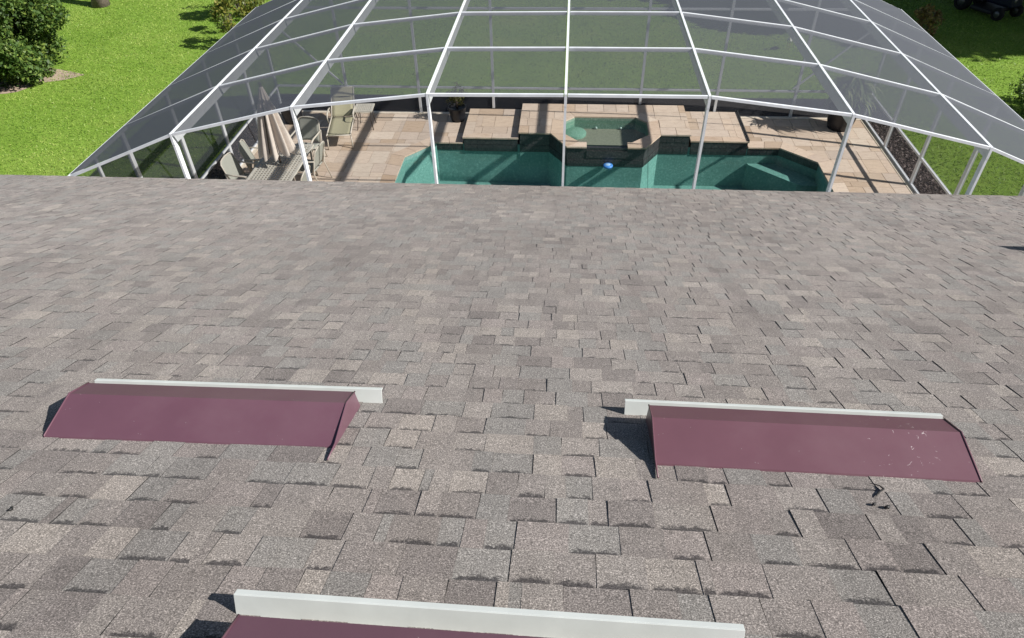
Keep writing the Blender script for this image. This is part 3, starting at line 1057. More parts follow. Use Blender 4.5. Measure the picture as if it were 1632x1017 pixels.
# raised stone platforms beside the spa
def platform(x0, x1, y0, y1, z, label, miter):
    root = empty('stone_platform', ((x0 + x1) / 2, (y0 + y1) / 2, 0))
    tag(root, label, 'stone platform', 'raised travertine platforms beside the spa')
    cx, cy = (x0 + x1) / 2, (y0 + y1) / 2
    MB().box(x0 - cx + 0.025, x1 - cx - 0.025, y0 - cy + 0.022, y1 - cy - 0.01, -0.21, z - 0.035).build('wall', 'tile', root)
    y0c, y1c, x0c, x1c = y0 - cy, y1 - cy, x0 - cx, x1 - cx
    b_ = 0.24
    if miter < 0:
        pieces = [[(x0c, y0c), (x0c + b_, y0c + b_), (x0c + b_, y1c), (x0c, y1c)]]
        fx = [x0c, x0c + b_]
        stone([(x0c, y0c), (x0c + 0.70, y0c), (x0c + 0.70, y0c + b_), (x0c + b_, y0c + b_)], z - 0.035, z, 'coping_stone', root, 0.9)
        stone([(x0c + 0.70, y0c), (x1c, y0c), (x1c, y0c + b_), (x0c + 0.70, y0c + b_)], z - 0.035, z, 'coping_stone', root, 0.1)
        stone([(x0c, y0c), (x0c + b_, y0c + b_), (x0c + b_, y0c + 0.85), (x0c, y0c + 0.85)], z - 0.035, z, 'coping_stone', root, 0)
        stone([(x0c, y0c + 0.85), (x0c + b_, y0c + 0.85), (x0c + b_, y1c), (x0c, y1c)], z - 0.035, z, 'coping_stone', root, 0)
        cell = [(x0c + b_, y0c + b_), (x1c, y0c + b_), (x1c, y1c), (x0c + b_, y1c)]
    else:
        stone([(x0c, y0c), (x1c - 0.6, y0c), (x1c - 0.6, y0c + b_), (x0c, y0c + b_)], z - 0.035, z, 'coping_stone', root, 0.7)
        stone([(x1c - 0.6, y0c), (x1c, y0c), (x1c - b_, y0c + b_), (x1c - 0.6, y0c + b_)], z - 0.035, z, 'coping_stone', root, 0.5)
        stone([(x1c, y0c), (x1c, y0c + 0.8), (x1c - b_, y0c + 0.8), (x1c - b_, y0c + b_)], z - 0.035, z, 'coping_stone', root, 0.1)
        stone([(x1c, y0c + 0.8), (x1c, y1c), (x1c - b_, y1c), (x1c - b_, y0c + 0.8)], z - 0.035, z, 'coping_stone', root, 0.1)
        cell = [(x0c, y0c + b_), (x1c - b_, y0c + b_), (x1c - b_, y1c), (x0c, y1c)]
    pave([cell], z - 0.035, z, 'paver', root, x0c, x1c, y0c, y1c, (0.406, 0.61, 0.406))
    for px, py, ww in ((x0, y0, x1 - x0),):
        tiles((x0c + 0.03, y0c + 0.022), (x1c - 0.03, y0c + 0.022), -0.035, z - 0.04, root, 0.155, 0.006)
        tiles((x0c + 0.03, y0c + 0.022), (x1c - 0.03, y0c + 0.022), -0.205, -0.042, root, 0.155, 0.006)
    if miter > 0:
        MB().box(x1c - 0.03, x1c - 0.002, y0c + 0.01, y1c, z, z + 0.035).build('edge_trim', 'tile', root)
    return root
platform(-2.44, -1.10, 15.075, 16.69, 0.15, 'low travertine platform left of the spa beside the black pot', -1)
platform(2.92, 4.27, 15.085, 16.69, 0.15, 'low travertine platform right of the spa', 1)

spa = empty('spa', (0.93, 15.4, 0))
tag(spa, 'octagonal raised spa with spillway and travertine surround behind the pool', 'spa')
SX, SY = 0.93, 15.4
def sl(poly):
    return [(x - SX, y - SY) for x, y in poly]
SIN = [(0.33, 14.66), (1.53, 14.66), (1.94, 15.06), (1.94, 15.72), (1.69, 15.98), (0.22, 15.98), (-0.03, 15.72), (-0.03, 15.06)]
SO = [(0.04, 14.40), (1.82, 14.40), (2.22, 15.06), (2.22, 15.84), (1.83, 16.26), (0.09, 16.26), (-0.32, 15.84), (-0.34, 15.06)]
SZ = 0.30
# outer walls seen from the pool, and inner basin
wl = MB()
uw = MB()
outer = sl([(-1.07, 15.10), (-0.37, 15.10), (0.06, 14.44), (1.80, 14.44), (2.20, 15.10), (2.89, 15.10)])
for k in range(len(outer) - 1):
    p, q = outer[k], outer[k + 1]
    wl.quad((*p, -0.21), (*q, -0.21), (*q, SZ - 0.035), (*p, SZ - 0.035))
    uw.quad((*p, FLOOR), (*q, FLOOR), (*q, -0.21), (*p, -0.21))
uw.build('underwater_wall', 'plaster', spa)
p, q = outer[-1], (2.89 - SX, 16.68 - SY)
wl.quad((*p, -0.1), (*q, -0.1), (*q, SZ - 0.035), (*p, SZ - 0.035))
p, q = (-1.07 - SX, 16.68 - SY), outer[0]
wl.quad((*p, -0.1), (*q, -0.1), (*q, SZ - 0.035), (*p, SZ - 0.035))
p, q = (2.89 - SX, 16.68 - SY), (-1.07 - SX, 16.68 - SY)
wl.quad((*p, -0.1), (*q, -0.1), (*q, SZ - 0.035), (*p, SZ - 0.035))
wl.build('wall', 'tile', spa)
bs = MB()
si = sl(SIN)
BEN, SFL = -0.06, -0.55
for k in range(8):
    p, q = si[k], si[(k + 1) % 8]
    zt = 0.19 if k == 0 else SZ - 0.034
    bs.quad((*q, BEN - 0.5), (*p, BEN - 0.5), (*p, zt), (*q, zt))
well = sl([(0.52, 14.74), (1.52, 14.74), (1.62, 14.86), (1.62, 15.28), (1.52, 15.38), (0.56, 15.38), (0.44, 15.28), (0.44, 14.84)])
for k in range(8):
    p, q = well[k], well[(k + 1) % 8]
    bs.quad((*q, SFL), (*p, SFL), (*p, BEN), (*q, BEN))
    P, Q = si[k], si[(k + 1) % 8]
    bs.quad((*P, BEN), (*Q, BEN), (*q, BEN), (*p, BEN))
bs.f.append(tuple(range(len(bs.v), len(bs.v) + 8)))
bs.v += [(x, y, SFL) for x, y in well]
bs.build('basin', 'spa_plaster', spa)
st = MB().lathe([(0.0, 0.12), (0.27, 0.12), (0.29, 0.10), (0.29, -0.02)], (0.22 - SX, 15.66 - SY, 0.0 + BEN), 24)
st.build('entry_step', 'spa_plaster', spa)
for jx, jy in ((0.75, 15.965), (1.35, 15.965), (1.925, 15.4)):
    MB().tube([(jx - SX, jy - SY, 0.02), (jx - SX - (0.03 if jx > 1.8 else 0), jy - SY - (0 if jx > 1.8 else 0.03), 0.02)], 0.035, 10).build('jet', 'white_metal', spa)
# coping ring, front split by the spillway
sw0, sw1 = 0.50, 1.42
def spst(poly, warm=0.3, z=SZ):
    stone(sl(poly), z - 0.035, z, 'coping_stone', spa, warm)
spst([SO[0], (sw0, 14.40), (sw0, 14.66), SIN[0]], 0.3)
spst([(sw1, 14.40), SO[1], SIN[1], (sw1, 14.66)], 0.3)
for k in range(1, 8):
    spst([SIN[k], SO[k], SO[(k + 1) % 8], SIN[(k + 1) % 8]], 0.5 if k in (1, 7, 2) else 0.2)
MB().box(sw0 - SX, sw1 - SX, 14.425 - SY, 14.67 - SY, 0.02, 0.195).build('spillway', 'tile', spa)
# paving of the spa terrace
scells = [sl([(-1.10, 15.07), (-0.34, 15.06), (-0.32, 15.84), (-1.10, 15.84)]),
          sl([(-1.10, 15.84), (-0.32, 15.84), (0.09, 16.26), (-1.10, 16.26)]),
          sl([(-1.10, 16.26), (2.92, 16.26), (2.92, 16.70), (-1.10, 16.70)]),
          sl([(2.22, 15.84), (2.92, 15.84), (2.92, 16.26), (1.83, 16.26)]),
          sl([(2.22, 15.07), (2.92, 15.07), (2.92, 15.84), (2.22, 15.84)])]
pave(scells, SZ - 0.035, SZ, 'paver', spa, -1.1 - SX, 2.92 - SX, 15.0 - SY, 16.70 - SY, (0.44, 0.42, 0.40, 0.40))
MB().box(-1.06 - SX, -0.34 - SX, 15.12 - SY, 16.6 - SY, 0.1, SZ - 0.045).box(2.24 - SX, 2.88 - SX, 15.12 - SY, 16.6 - SY, 0.1, SZ - 0.045).box(-0.3 - SX, 2.2 - SX, 16.27 - SY, 16.6 - SY, 0.1, SZ - 0.046).build('terrace_core', 'grout', spa)
def sptiles(p, q, z0, z1):
    tiles((p[0] - SX, p[1] - SY), (q[0] - SX, q[1] - SY), z0, z1, spa)
for k in range(5):
    o1 = [(-1.07, 15.10), (-0.37, 15.10), (0.06, 14.44), (1.80, 14.44), (2.20, 15.10), (2.89, 15.10)]
    sptiles(o1[k], o1[k + 1], -0.20, -0.035)
    if k in (0, 1, 3, 4):
        sptiles(o1[k], o1[k + 1], 0.10, SZ - 0.04)
ws = MB()
ws.f.append(tuple(range(8)))
ws.v += [(x, y, 0.205) for x, y in SIN]
tag(ws.build('spa_water', 'water'), kind='structure')

# floating chlorine dispenser
fl = empty('pool_float', (1.00, 14.31, WATER_Z))
tag(fl, 'round blue floating dispenser on the pool in front of the spa', 'pool float')
MB().lathe([(0.0, 0.045), (0.07, 0.048), (0.105, 0.04), (0.115, 0.02), (0.105, -0.01), (0.0, -0.02)], (0, 0, 0), 24).build('ring', 'blue_plastic', fl)
MB().lathe([(0.0, 0.062), (0.02, 0.06), (0.045, 0.056), (0.06, 0.05)], (0, 0, 0), 20).build('cap', 'pale_plastic', fl)

# ------------------------------------------------------------------ patio furniture
def patio_table():
    t = empty('patio_table', (-5.93, 12.63, 0))
    tag(t, 'rectangular cast aluminium patio table with perforated top under closed umbrella', 'table')
    W, L_ = 0.94, 1.70
    top = MB()
    nx, ny = 12, 21
    m_ = 0.055
    cxs = np.linspace(-W / 2 + m_, W / 2 - m_, nx + 1)
    cys = np.linspace(-L_ / 2 + m_, L_ / 2 - m_, ny + 1)
    z1, z0 = 0.72, 0.705
    k = 0.011
    for x in cxs:
        top.box(x - k, x + k, cys[0] - k, cys[-1] + k, z0, z1)
    for j, y in enumerate(cys):
        for i in range(nx):
            top.box(cxs[i] + k, cxs[i + 1] - k, y - k * 1.6, y + k * 1.6, z0 + 0.001, z1 - 0.001)
    o = top.build('table_top', 'cast', t)
    rim = MB()
    for s in (-1, 1):
        rim.box(s * W / 2 - 0.045 * (s > 0), s * W / 2 + 0.045 * (s < 0), -L_ / 2, L_ / 2, 0.69, 0.724)
        rim.box(-W / 2 + 0.045, W / 2 - 0.045, s * L_ / 2 - 0.045 * (s > 0), s * L_ / 2 + 0.045 * (s < 0), 0.69, 0.724)
    bevel(rim.build('rim', 'cast', t), 0.006)
    MB().lathe([(0.03, 0.72), (0.03, 0.73), (0.07, 0.73), (0.075, 0.70)], (0, 0, 0), 20).build('umbrella_collar', 'cast', t)
    for sx in (-1, 1):
        for sy in (-1, 1):
            MB().tube([(sx * 0.40, sy * 0.76, 0.70), (sx * 0.39, sy * 0.74, 0.35), (sx * 0.42, sy * 0.79, 0.0)], [0.026, 0.02, 0.024], 8).build('leg', 'cast', t)
patio_table()

def umbrella():
    t = empty('patio_umbrella', (-5.92, 12.63, 0))
    tag(t, 'closed cream patio umbrella hanging in folds above the patio table', 'umbrella')
    MB().tube([(0, 0, 0.02), (0, 0, 2.42)], 0.02, 10).build('pole', 'dark_frame', t)
    MB().lathe([(0.0, 0.0), (0.25, 0.0), (0.25, 0.05), (0.05, 0.09), (0.03, 0.25), (0.0, 0.25)], (0, 0, 0.0), 24).build('base', 'dark_frame', t)
    n_, rows = 96, 22
    m_ = MB()
    i0 = 0
    for r in range(rows + 1):
        f = r / rows
        z = 2.36 - 1.40 * f
        for j in range(n_):
            an = 2 * math.pi * j / n_
            rad = 0.035 + 0.245 * f ** 0.85
            fold = math.cos(an * 9 + 0.5 * math.sin(3 * an))
            rr = rad * (1 + 0.38 * fold * min(1, f * 3)) + 0.012 * math.sin(an * 4 + f * 5) * f
            zz = z - (0.05 * fold + 0.03 * math.sin(2 * an)) * (f > 0.97)
            m_.v.append((rr * math.cos(an) * 1.05, rr * math.sin(an) * 0.85, zz))
    for r in range(rows):
        for j in range(n_):
            a0 = r * n_ + j
            a1 = r * n_ + (j + 1) % n_
            m_.f.append((a0, a0 + n_, a1 + n_, a1))
    m_.smooth = True
    m_.build('canopy', 'umbrella', t)
    MB().lathe([(0.0, 2.46), (0.025, 2.44), (0.03, 2.41), (0.0, 2.36)], (0, 0, 0), 12).build('finial', 'dark_frame', t)
    for k in range(9):
        an = 2 * math.pi * k / 9 + 0.2
        MB().tube([(0.03 * math.cos(an), 0.03 * math.sin(an), 2.30), (0.26 * math.cos(an), 0.22 * math.sin(an), 1.02)], 0.008, 6).build('rib', 'dark_frame', t)
umbrella()

def sling_surface(pts, w, rows, cols, crown=0.0, top_round=0.0):
    """strip following pts (y,z) with width w in x; slight sag"""
    m_ = MB()
    P = []
    for k in range(rows + 1):
        t = k / rows * (len(pts) - 1)
        i = min(int(t), len(pts) - 2)
        f = t - i
        P.append((pts[i][0] * (1 - f) + pts[i + 1][0] * f, pts[i][1] * (1 - f) + pts[i + 1][1] * f))
    for k, (y, z) in enumerate(P):
        for j in range(cols + 1):
            s = j / cols * 2 - 1
            dip = crown * (1 - s * s)
            fr = k / rows
            rise = -top_round * (s * s) * max(0, (fr - 0.75) / 0.25)
            m_.v.append((s * w / 2, y + dip * 0.5, z - dip * 0.5 + rise))
    for k in range(rows):
        for j in range(cols):
            a0 = k * (cols + 1) + j
            m_.f.append((a0, a0 + 1, a0 + cols + 2, a0 + cols + 1))
    m_.smooth = True
    return m_

def patio_chair():
    # faces +Y; backrest at -Y
    t = empty('patio_chair')
    w = 0.50
    o = sling_surface([(0.24, 0.43), (0.10, 0.425), (-0.20, 0.40)], w, 8, 6, 0.025).build('seat', 'sling', t)
    o.modifiers.new('thick', 'SOLIDIFY').thickness = 0.006
    o = sling_surface([(-0.19, 0.43), (-0.27, 0.70), (-0.34, 0.94)], w, 10, 8, -0.05, 0.07).build('backrest', 'sling', t)
    o.modifiers.new('thick', 'SOLIDIFY').thickness = 0.006
    arc = [(-w / 2 - 0.012, -0.19, 0.40), (-w / 2 - 0.012, -0.27, 0.68), (-w / 2 - 0.005, -0.33, 0.88)]
    arc += [(-w / 2 + 0.05, -0.345, 0.925), (-w / 4, -0.348, 0.945), (0, -0.35, 0.95), (w / 4, -0.348, 0.945), (w / 2 - 0.05, -0.345, 0.925)]
    arc += [(w / 2 + 0.005, -0.33, 0.88), (w / 2 + 0.012, -0.27, 0.68), (w / 2 + 0.012, -0.19, 0.40)]
    MB().tube(arc, 0.014, 8).build('back_frame', 'frame', t)
    MB().tube([(-w / 2, 0.25, 0.43), (w / 2, 0.25, 0.43)], 0.013, 8).build('seat_bar', 'frame', t)
    for s in (-1, 1):
        x = s * (w / 2 + 0.014)
        MB().tube([(x, 0.26, 0.43), (x, -0.20, 0.40)], 0.013, 8).build('seat_rail', 'frame', t)
        xa = s * (w / 2 + 0.035)
        MB().tube([(xa, -0.28, 0.69), (xa, -0.10, 0.67), (xa, 0.12, 0.66), (xa, 0.22, 0.635), (xa, 0.26, 0.58)], [0.014, 0.018, 0.02, 0.02, 0.014], 8).build('arm', 'frame', t)
        MB().tube([(xa, 0.26, 0.58), (xa, 0.25, 0.43), (xa, 0.27, 0.0)], 0.013, 8).build('leg', 'frame', t)
        MB().tube([(xa, -0.28, 0.69), (xa, -0.22, 0.40), (xa, -0.33, 0.0)], 0.013, 8).build('leg', 'frame', t)
    return t
chair0 = patio_chair()
chairs = [((-6.64, 12.42), -94, 'grey sling patio chair nearest the house on the left side of the table'),
          ((-6.56, 13.12), -78, 'grey sling patio chair left of the table, next to the closed umbrella'),
          ((-5.50, 13.06), 84, 'grey sling patio chair on the right side of the table, farther from the house'),
          ((-5.48, 11.98), 88, 'grey sling patio chair on the right side of the table, nearest the house'),
          ((-5.86, 14.0), 172, 'grey sling patio chair at the far end of the table behind the umbrella')]
for i, ((x, y), az, lab) in enumerate(chairs):
    o = chair0 if i == 0 else copy_tree(chair0)
    o.location = (x, y, 0)
    o.rotation_euler = (0, 0, R(az))
    tag(o, lab, 'chair', 'chairs around the patio table')

def chaise():
    t = empty('chaise_lounge', (-5.42, 15.40, 0), R(9))
    tag(t, 'olive sling chaise lounge with raised back on the travertine deck', 'chaise lounge')
    w = 0.52
    for nm, pts in (('seat', [(-0.72, 0.345), (-0.2, 0.335), (0.30, 0.345)]), ('backrest', [(0.32, 0.35), (0.62, 0.57), (0.92, 0.80)])):
        o = sling_surface(pts, w, 8, 6, 0.03).build(nm, 'sling_olive', t)
        o.modifiers.new('thick', 'SOLIDIFY').thickness = 0.006
    o = sling_surface([(0.74, 0.67), (0.83, 0.735), (0.93, 0.815)], w * 0.96, 5, 6, -0.03).build('head_pad', 'sling_olive', t)
    for s in (-1, 1):
        x = s * (w / 2 + 0.015)
        MB().tube([(x, -0.74, 0.345), (x, 0.98, 0.345)], 0.016, 8).build('side_rail', 'frame', t)
        MB().tube([(x, 0.32, 0.35), (x, 0.62, 0.575), (x, 0.94, 0.815)], 0.015, 8).build('back_rail', 'frame', t)
        MB().tube([(x, -0.68, 0.345), (x * 1.05, -0.74, 0.0)], 0.015, 8).build('leg', 'frame', t)
        MB().tube([(x, 0.88, 0.345), (x * 1.05, 0.96, 0.0)], 0.015, 8).build('leg', 'frame', t)
        xa = s * (w / 2 + 0.05)
        MB().tube([(xa, 0.50, 0.345), (xa, 0.42, 0.53), (xa, 0.25, 0.56), (xa, -0.02, 0.55), (xa, -0.08, 0.50), (xa, -0.06, 0.345)], [0.013, 0.015, 0.02, 0.02, 0.015, 0.013], 8).build('arm', 'frame', t)
    MB().tube([(-w / 2, -0.74, 0.345), (w / 2, -0.74, 0.345)], 0.015, 8).build('foot_bar', 'frame', t)
    MB().tube([(-w / 2, 0.94, 0.815), (w / 2, 0.94, 0.815)], 0.015, 8).build('head_bar', 'frame', t)
    MB().tube([(w / 2 + 0.02, 0.62, 0.36), (w / 2 + 0.02, 0.72, 0.62)], 0.012, 6).build('back_strut', 'dark_frame', t)
chaise()

def side_table():
    t = empty('side_table', (-4.96, 15.88, 0), R(4))
    tag(t, 'small square side table with perforated top beside the chaise lounge', 'side table')
    top = MB()
    W = 0.42
    n_ = 9
    cs = np.linspace(-W / 2 + 0.03, W / 2 - 0.03, n_)
    for x in cs:
        top.box(x - 0.009, x + 0.009, -W / 2 + 0.02, W / 2 - 0.02, 0.485, 0.5)
    for y in cs:
        for i in range(n_ - 1):
            top.box(cs[i] + 0.009, cs[i + 1] - 0.009, y - 0.009, y + 0.009, 0.486, 0.499)
    top.build('table_top', 'cast', t)
    rim = MB()
    for s in (-1, 1):
        rim.box(s * W / 2 - 0.02, s * W / 2 + 0.02, -W / 2 - 0.02, W / 2 + 0.02, 0.475, 0.503)
        rim.box(-W / 2 + 0.02, W / 2 - 0.02, s * W / 2 - 0.02, s * W / 2 + 0.02, 0.475, 0.503)
    rim.build('rim', 'cast', t)
    for sx in (-1, 1):
        for sy in (-1, 1):
            MB().tube([(sx * 0.19, sy * 0.19, 0.48), (sx * 0.16, sy * 0.16, 0.25), (sx * 0.20, sy * 0.20, 0)], 0.011, 6).build('leg', 'dark_frame', t)
side_table()

# ------------------------------------------------------------------ plants
def pot(t, r, h, mat='black_pot'):
    MB().lathe([(0.0, 0.0), (r * 0.72, 0.0), (r * 0.86, h * 0.35), (r, h * 0.92), (r * 1.04, h * 0.94), (r * 1.04, h), (r * 0.94, h), (r * 0.90, h * 0.9), (0.0, h * 0.88)], (0, 0, 0), 28).build('pot', mat, t)

def clump_positions(centres, radii, n):
    """points on and inside a set of leaf clumps, denser at their surface"""
    k = rng.integers(0, len(centres), n)
    d = rng.normal(size=(n, 3))
    d /= np.linalg.norm(d, axis=1)[:, None]
    rad = rng.random(n) ** 0.45
    return np.asarray(centres)[k] + d * (rad * np.asarray(radii)[k])[:, None]

def crown_clumps(c, r, n, rmin, rmax, squash=1.0, shell=0.55):
    cs, rs = [], []
    for _ in range(n):
        d = rng.normal(size=3)
        d /= np.linalg.norm(d)
        f = shell + (1 - shell) * rng.random()
        cs.append((c[0] + d[0] * r[0] * f, c[1] + d[1] * r[1] * f, c[2] + d[2] * r[2] * f))
        rs.append(rng.uniform(rmin, rmax))
    return cs, rs

def bush(name, loc, crown_r, crown_z, n_clump, clump_r, n_leaf, leaf, mat, label, cat, group=None, up=0.5, aspect=0.5, stems=5, trunk_r=0.02, trunk_h=None, with_pot=None):
    t = empty(name, loc)
    tag(t, label, cat, group)
    z0 = 0
    if with_pot:
        pot(t, *with_pot)
        z0 = with_pot[1] * 0.88
    st = MB()
    for k in range(stems):
        an = 2 * math.pi * k / stems + random.uniform(-0.3, 0.3)
        rr = crown_r[0] * random.uniform(0.2, 0.55) * (0 if stems == 1 else 1)
        zt = crown_z + random.uniform(-0.1, 0.4) * crown_r[2]
        st.tube([(0.02 * math.cos(an), 0.02 * math.sin(an), z0), (rr * 0.4 * math.cos(an), rr * 0.4 * math.sin(an), z0 + (zt - z0) * 0.45), (rr * math.cos(an), rr * math.sin(an), zt)], [trunk_r, trunk_r * 0.75, trunk_r * 0.35], 7)
    st.build('trunk' if stems == 1 else 'stem', 'bark', t)
    cs, rs = crown_clumps((0, 0, crown_z), crown_r, n_clump, *clump_r)
    P = clump_positions(cs, rs, n_leaf)
    P[:, 2] = np.maximum(P[:, 2], z0 + 0.02)
    o = scatter_cards('crown', mat, P, rng.uniform(leaf * 0.6, leaf * 1.3, n_leaf), up, np.clip(rng.normal(0.5, 0.25, n_leaf), 0, 1), aspect, t, 0.12)
    return t

# big evergreen shrub at the upper left, with bare soil at its foot
bush('evergreen_shrub', (-16.65, 18.95, LAWN_Z), (2.30, 2.1, 2.0), 1.75, 120, (0.26, 0.60), 42000, 0.125, 'leaf_dark',
     'large dense evergreen shrub filling the upper left corner of the lawn', 'shrub', up=0.8, aspect=0.55, stems=7, trunk_r=0.07)
so = MB()
ring = []
for k in range(40):
    an = 2 * math.pi * k / 40
    rr = 1 + 0.12 * math.sin(3 * an + 1) + 0.08 * math.sin(7 * an)
    spur = 0.65 * math.exp(-((an - 0.12) / 0.16) ** 2)
    ring.append((-17.0 + (1.78 * rr + spur) * math.cos(an), 18.85 + (1.55 * rr + spur) * math.sin(an), LAWN_Z + 0.006))
so.f.append(tuple(range(40)))
so.v += ring
tag(so.build('bare_soil', 'soil'), kind='structure')

def tree(loc, h, crown_c, crown_r, n_clump, clump_r, n_leaf, leaf, label, r0=0.28, mat='leaf_dark'):
    t = empty('shade_tree', loc)
    tag(t, label, 'tree', 'shade trees around the lawn')
    pts, rs = [], []
    for k in range(7):
        f = k / 6
        pts.append((crown_c[0] * f * f + 0.08 * math.sin(5 * f), crown_c[1] * f * f + 0.06 * math.sin(7 * f), h * f))
        rs.append(r0 * (1.35 if k == 0 else 1.0 - 0.6 * f))
    tr_ = MB().tube(pts, rs, 12)
    for k in range(7):
        an = 2 * math.pi * k / 7 + 0.3
        b0 = Vector(pts[4])
        e_ = Vector((crown_c[0] + 0.65 * crown_r[0] * math.cos(an), crown_c[1] + 0.65 * crown_r[1] * math.sin(an), crown_c[2] + random.uniform(-0.3, 0.4) * crown_r[2]))
        tr_.tube([b0, (b0 + e_) / 2 + Vector((0, 0, 0.4)), e_], [r0 * 0.45, r0 * 0.28, r0 * 0.1], 8)
    tr_.build('trunk', 'bark', t)
    cs, rr = crown_clumps(crown_c, crown_r, n_clump, *clump_r, shell=0.3)
    P = clump_positions(cs, rr, n_leaf)
    scatter_cards('crown', mat, P, rng.uniform(leaf * 0.7, leaf * 1.3, n_leaf), 0.6, np.clip(rng.normal(0.5, 0.25, n_leaf), 0, 1), 0.6, t, 0.1)
tree((-17.35, 25.75, LAWN_Z), 5.0, (-0.6, 1.2, 6.2), (3.4, 3.0, 2.4), 60, (0.6, 1.2), 9000, 0.22, 'tree trunk on the lawn above the evergreen shrub, crown out of view', 0.24)
# trees beyond the right edge whose shade covers the lawn at the upper right
tree((23.5, 22.0, LAWN_Z), 6.0, (0.2, 0.2, 8.2), (4.6, 3.4, 3.6), 110, (0.8, 1.5), 34000, 0.40, 'broad shade tree beyond the right edge, its shadow over the upper right lawn', 0.35)
tree((19.5, 29.5, LAWN_Z), 6.0, (-0.2, -0.2, 8.0), (5.2, 3.6, 3.4), 110, (0.8, 1.5), 34000, 0.40, 'broad shade tree behind the mower beyond the upper edge', 0.35)
tree((28.5, 26.0, LAWN_Z), 7.0, (0.0, 0.2, 9.6), (5.0, 4.0, 3.8), 110, (0.8, 1.5), 30000, 0.40, 'tall shade tree farthest right, out of view', 0.35)

tree((16.5, 27.0, LAWN_Z), 4.2, (-1.0, -0.3, 6.2), (6.2, 4.4, 2.2), 120, (0.8, 1.5), 34000, 0.40, 'low spreading tree added out of view to deepen the shade over the riding mower', 0.3)  # unseen canopy, put in to block sky light over the mower
tree((9.5, 33.0, LAWN_Z), 6.0, (0, 0, 7.5), (5.5, 3.6, 3.6), 110, (0.8, 1.5), 26000, 0.40, 'unseen leafy tree added above the upper edge to block sky light', 0.3)  # added past the upper edge to shut out more sky light
tree((21.0, 24.5, LAWN_Z), 4.0, (-0.6, 0.6, 5.2), (4.6, 4.2, 2.4), 110, (0.8, 1.5), 30000, 0.40, 'unseen bushy tree added beyond the right edge to block sky light', 0.3)  # likewise added out of view to darken the upper right lawn
tree((17.2, 22.6, LAWN_Z), 3.6, (-2.7, 2.0, 5.2), (3.7, 3.4, 1.5), 90, (0.7, 1.3), 26000, 0.36, 'leaning shade tree between the mower and the house, trunk beyond the right edge', 0.25)  # extra unseen canopy, added to deepen the shade around the mower
# croton bushes by the enclosure
bush('croton_bush', (-11.5, 24.6, LAWN_Z), (1.05, 0.9, 0.75), 0.95, 40, (0.14, 0.30), 2600, 0.13, 'leaf_yellow', 'loose yellow-green bush behind the left side of the enclosure', 'bush', up=0.4, stems=9, trunk_r=0.018)
bush('croton_bush', (-10.6, 21.6, LAWN_Z), (0.55, 0.5, 0.55), 0.95, 16, (0.12, 0.22), 700, 0.13, 'leaf_yellow', 'thin young bush hidden behind the left screen, its shadow on the lawn', 'bush', up=0.4, stems=5, trunk_r=0.015)
bush('croton_bush', (-10.7, 23.0, LAWN_Z), (0.6, 0.5, 0.6), 1.0, 16, (0.12, 0.22), 800, 0.13, 'leaf_yellow', 'thin bush behind the left screen in front of the loose yellow-green bush', 'bush', up=0.4, stems=5, trunk_r=0.015)
bush('croton_bush', (11.1, 23.0, LAWN_Z), (0.42, 0.4, 0.45), 0.55, 18, (0.10, 0.18), 650, 0.12, 'leaf_red', 'small bronze and yellow bush behind the right side of the enclosure', 'bush', up=0.4, stems=7, trunk_r=0.012)
bush('low_hedge', (12.0, 17.55, LAWN_Z), (0.75, 0.7, 0.42), 0.42, 50, (0.16, 0.30), 6000, 0.075, 'leaf_dark', 'low dark green hedge at the right edge of the lawn', 'hedge', up=0.8, stems=7, trunk_r=0.02)

# potted plants on the deck
bush('potted_shrub', (-2.72, 16.33, 0), (0.24, 0.22, 0.26), 0.66, 16, (0.07, 0.13), 900, 0.05, 'leaf_olive', 'small olive-green shrub in a black pot beside the low platform', 'potted plant', up=0.5, stems=5, trunk_r=0.01, with_pot=(0.22, 0.36))
t = empty('planter', (-6.92, 16.12, 0))
tag(t, 'empty black planter in the shaded corner behind the umbrella', 'planter')
pot(t, 0.28, 0.42)

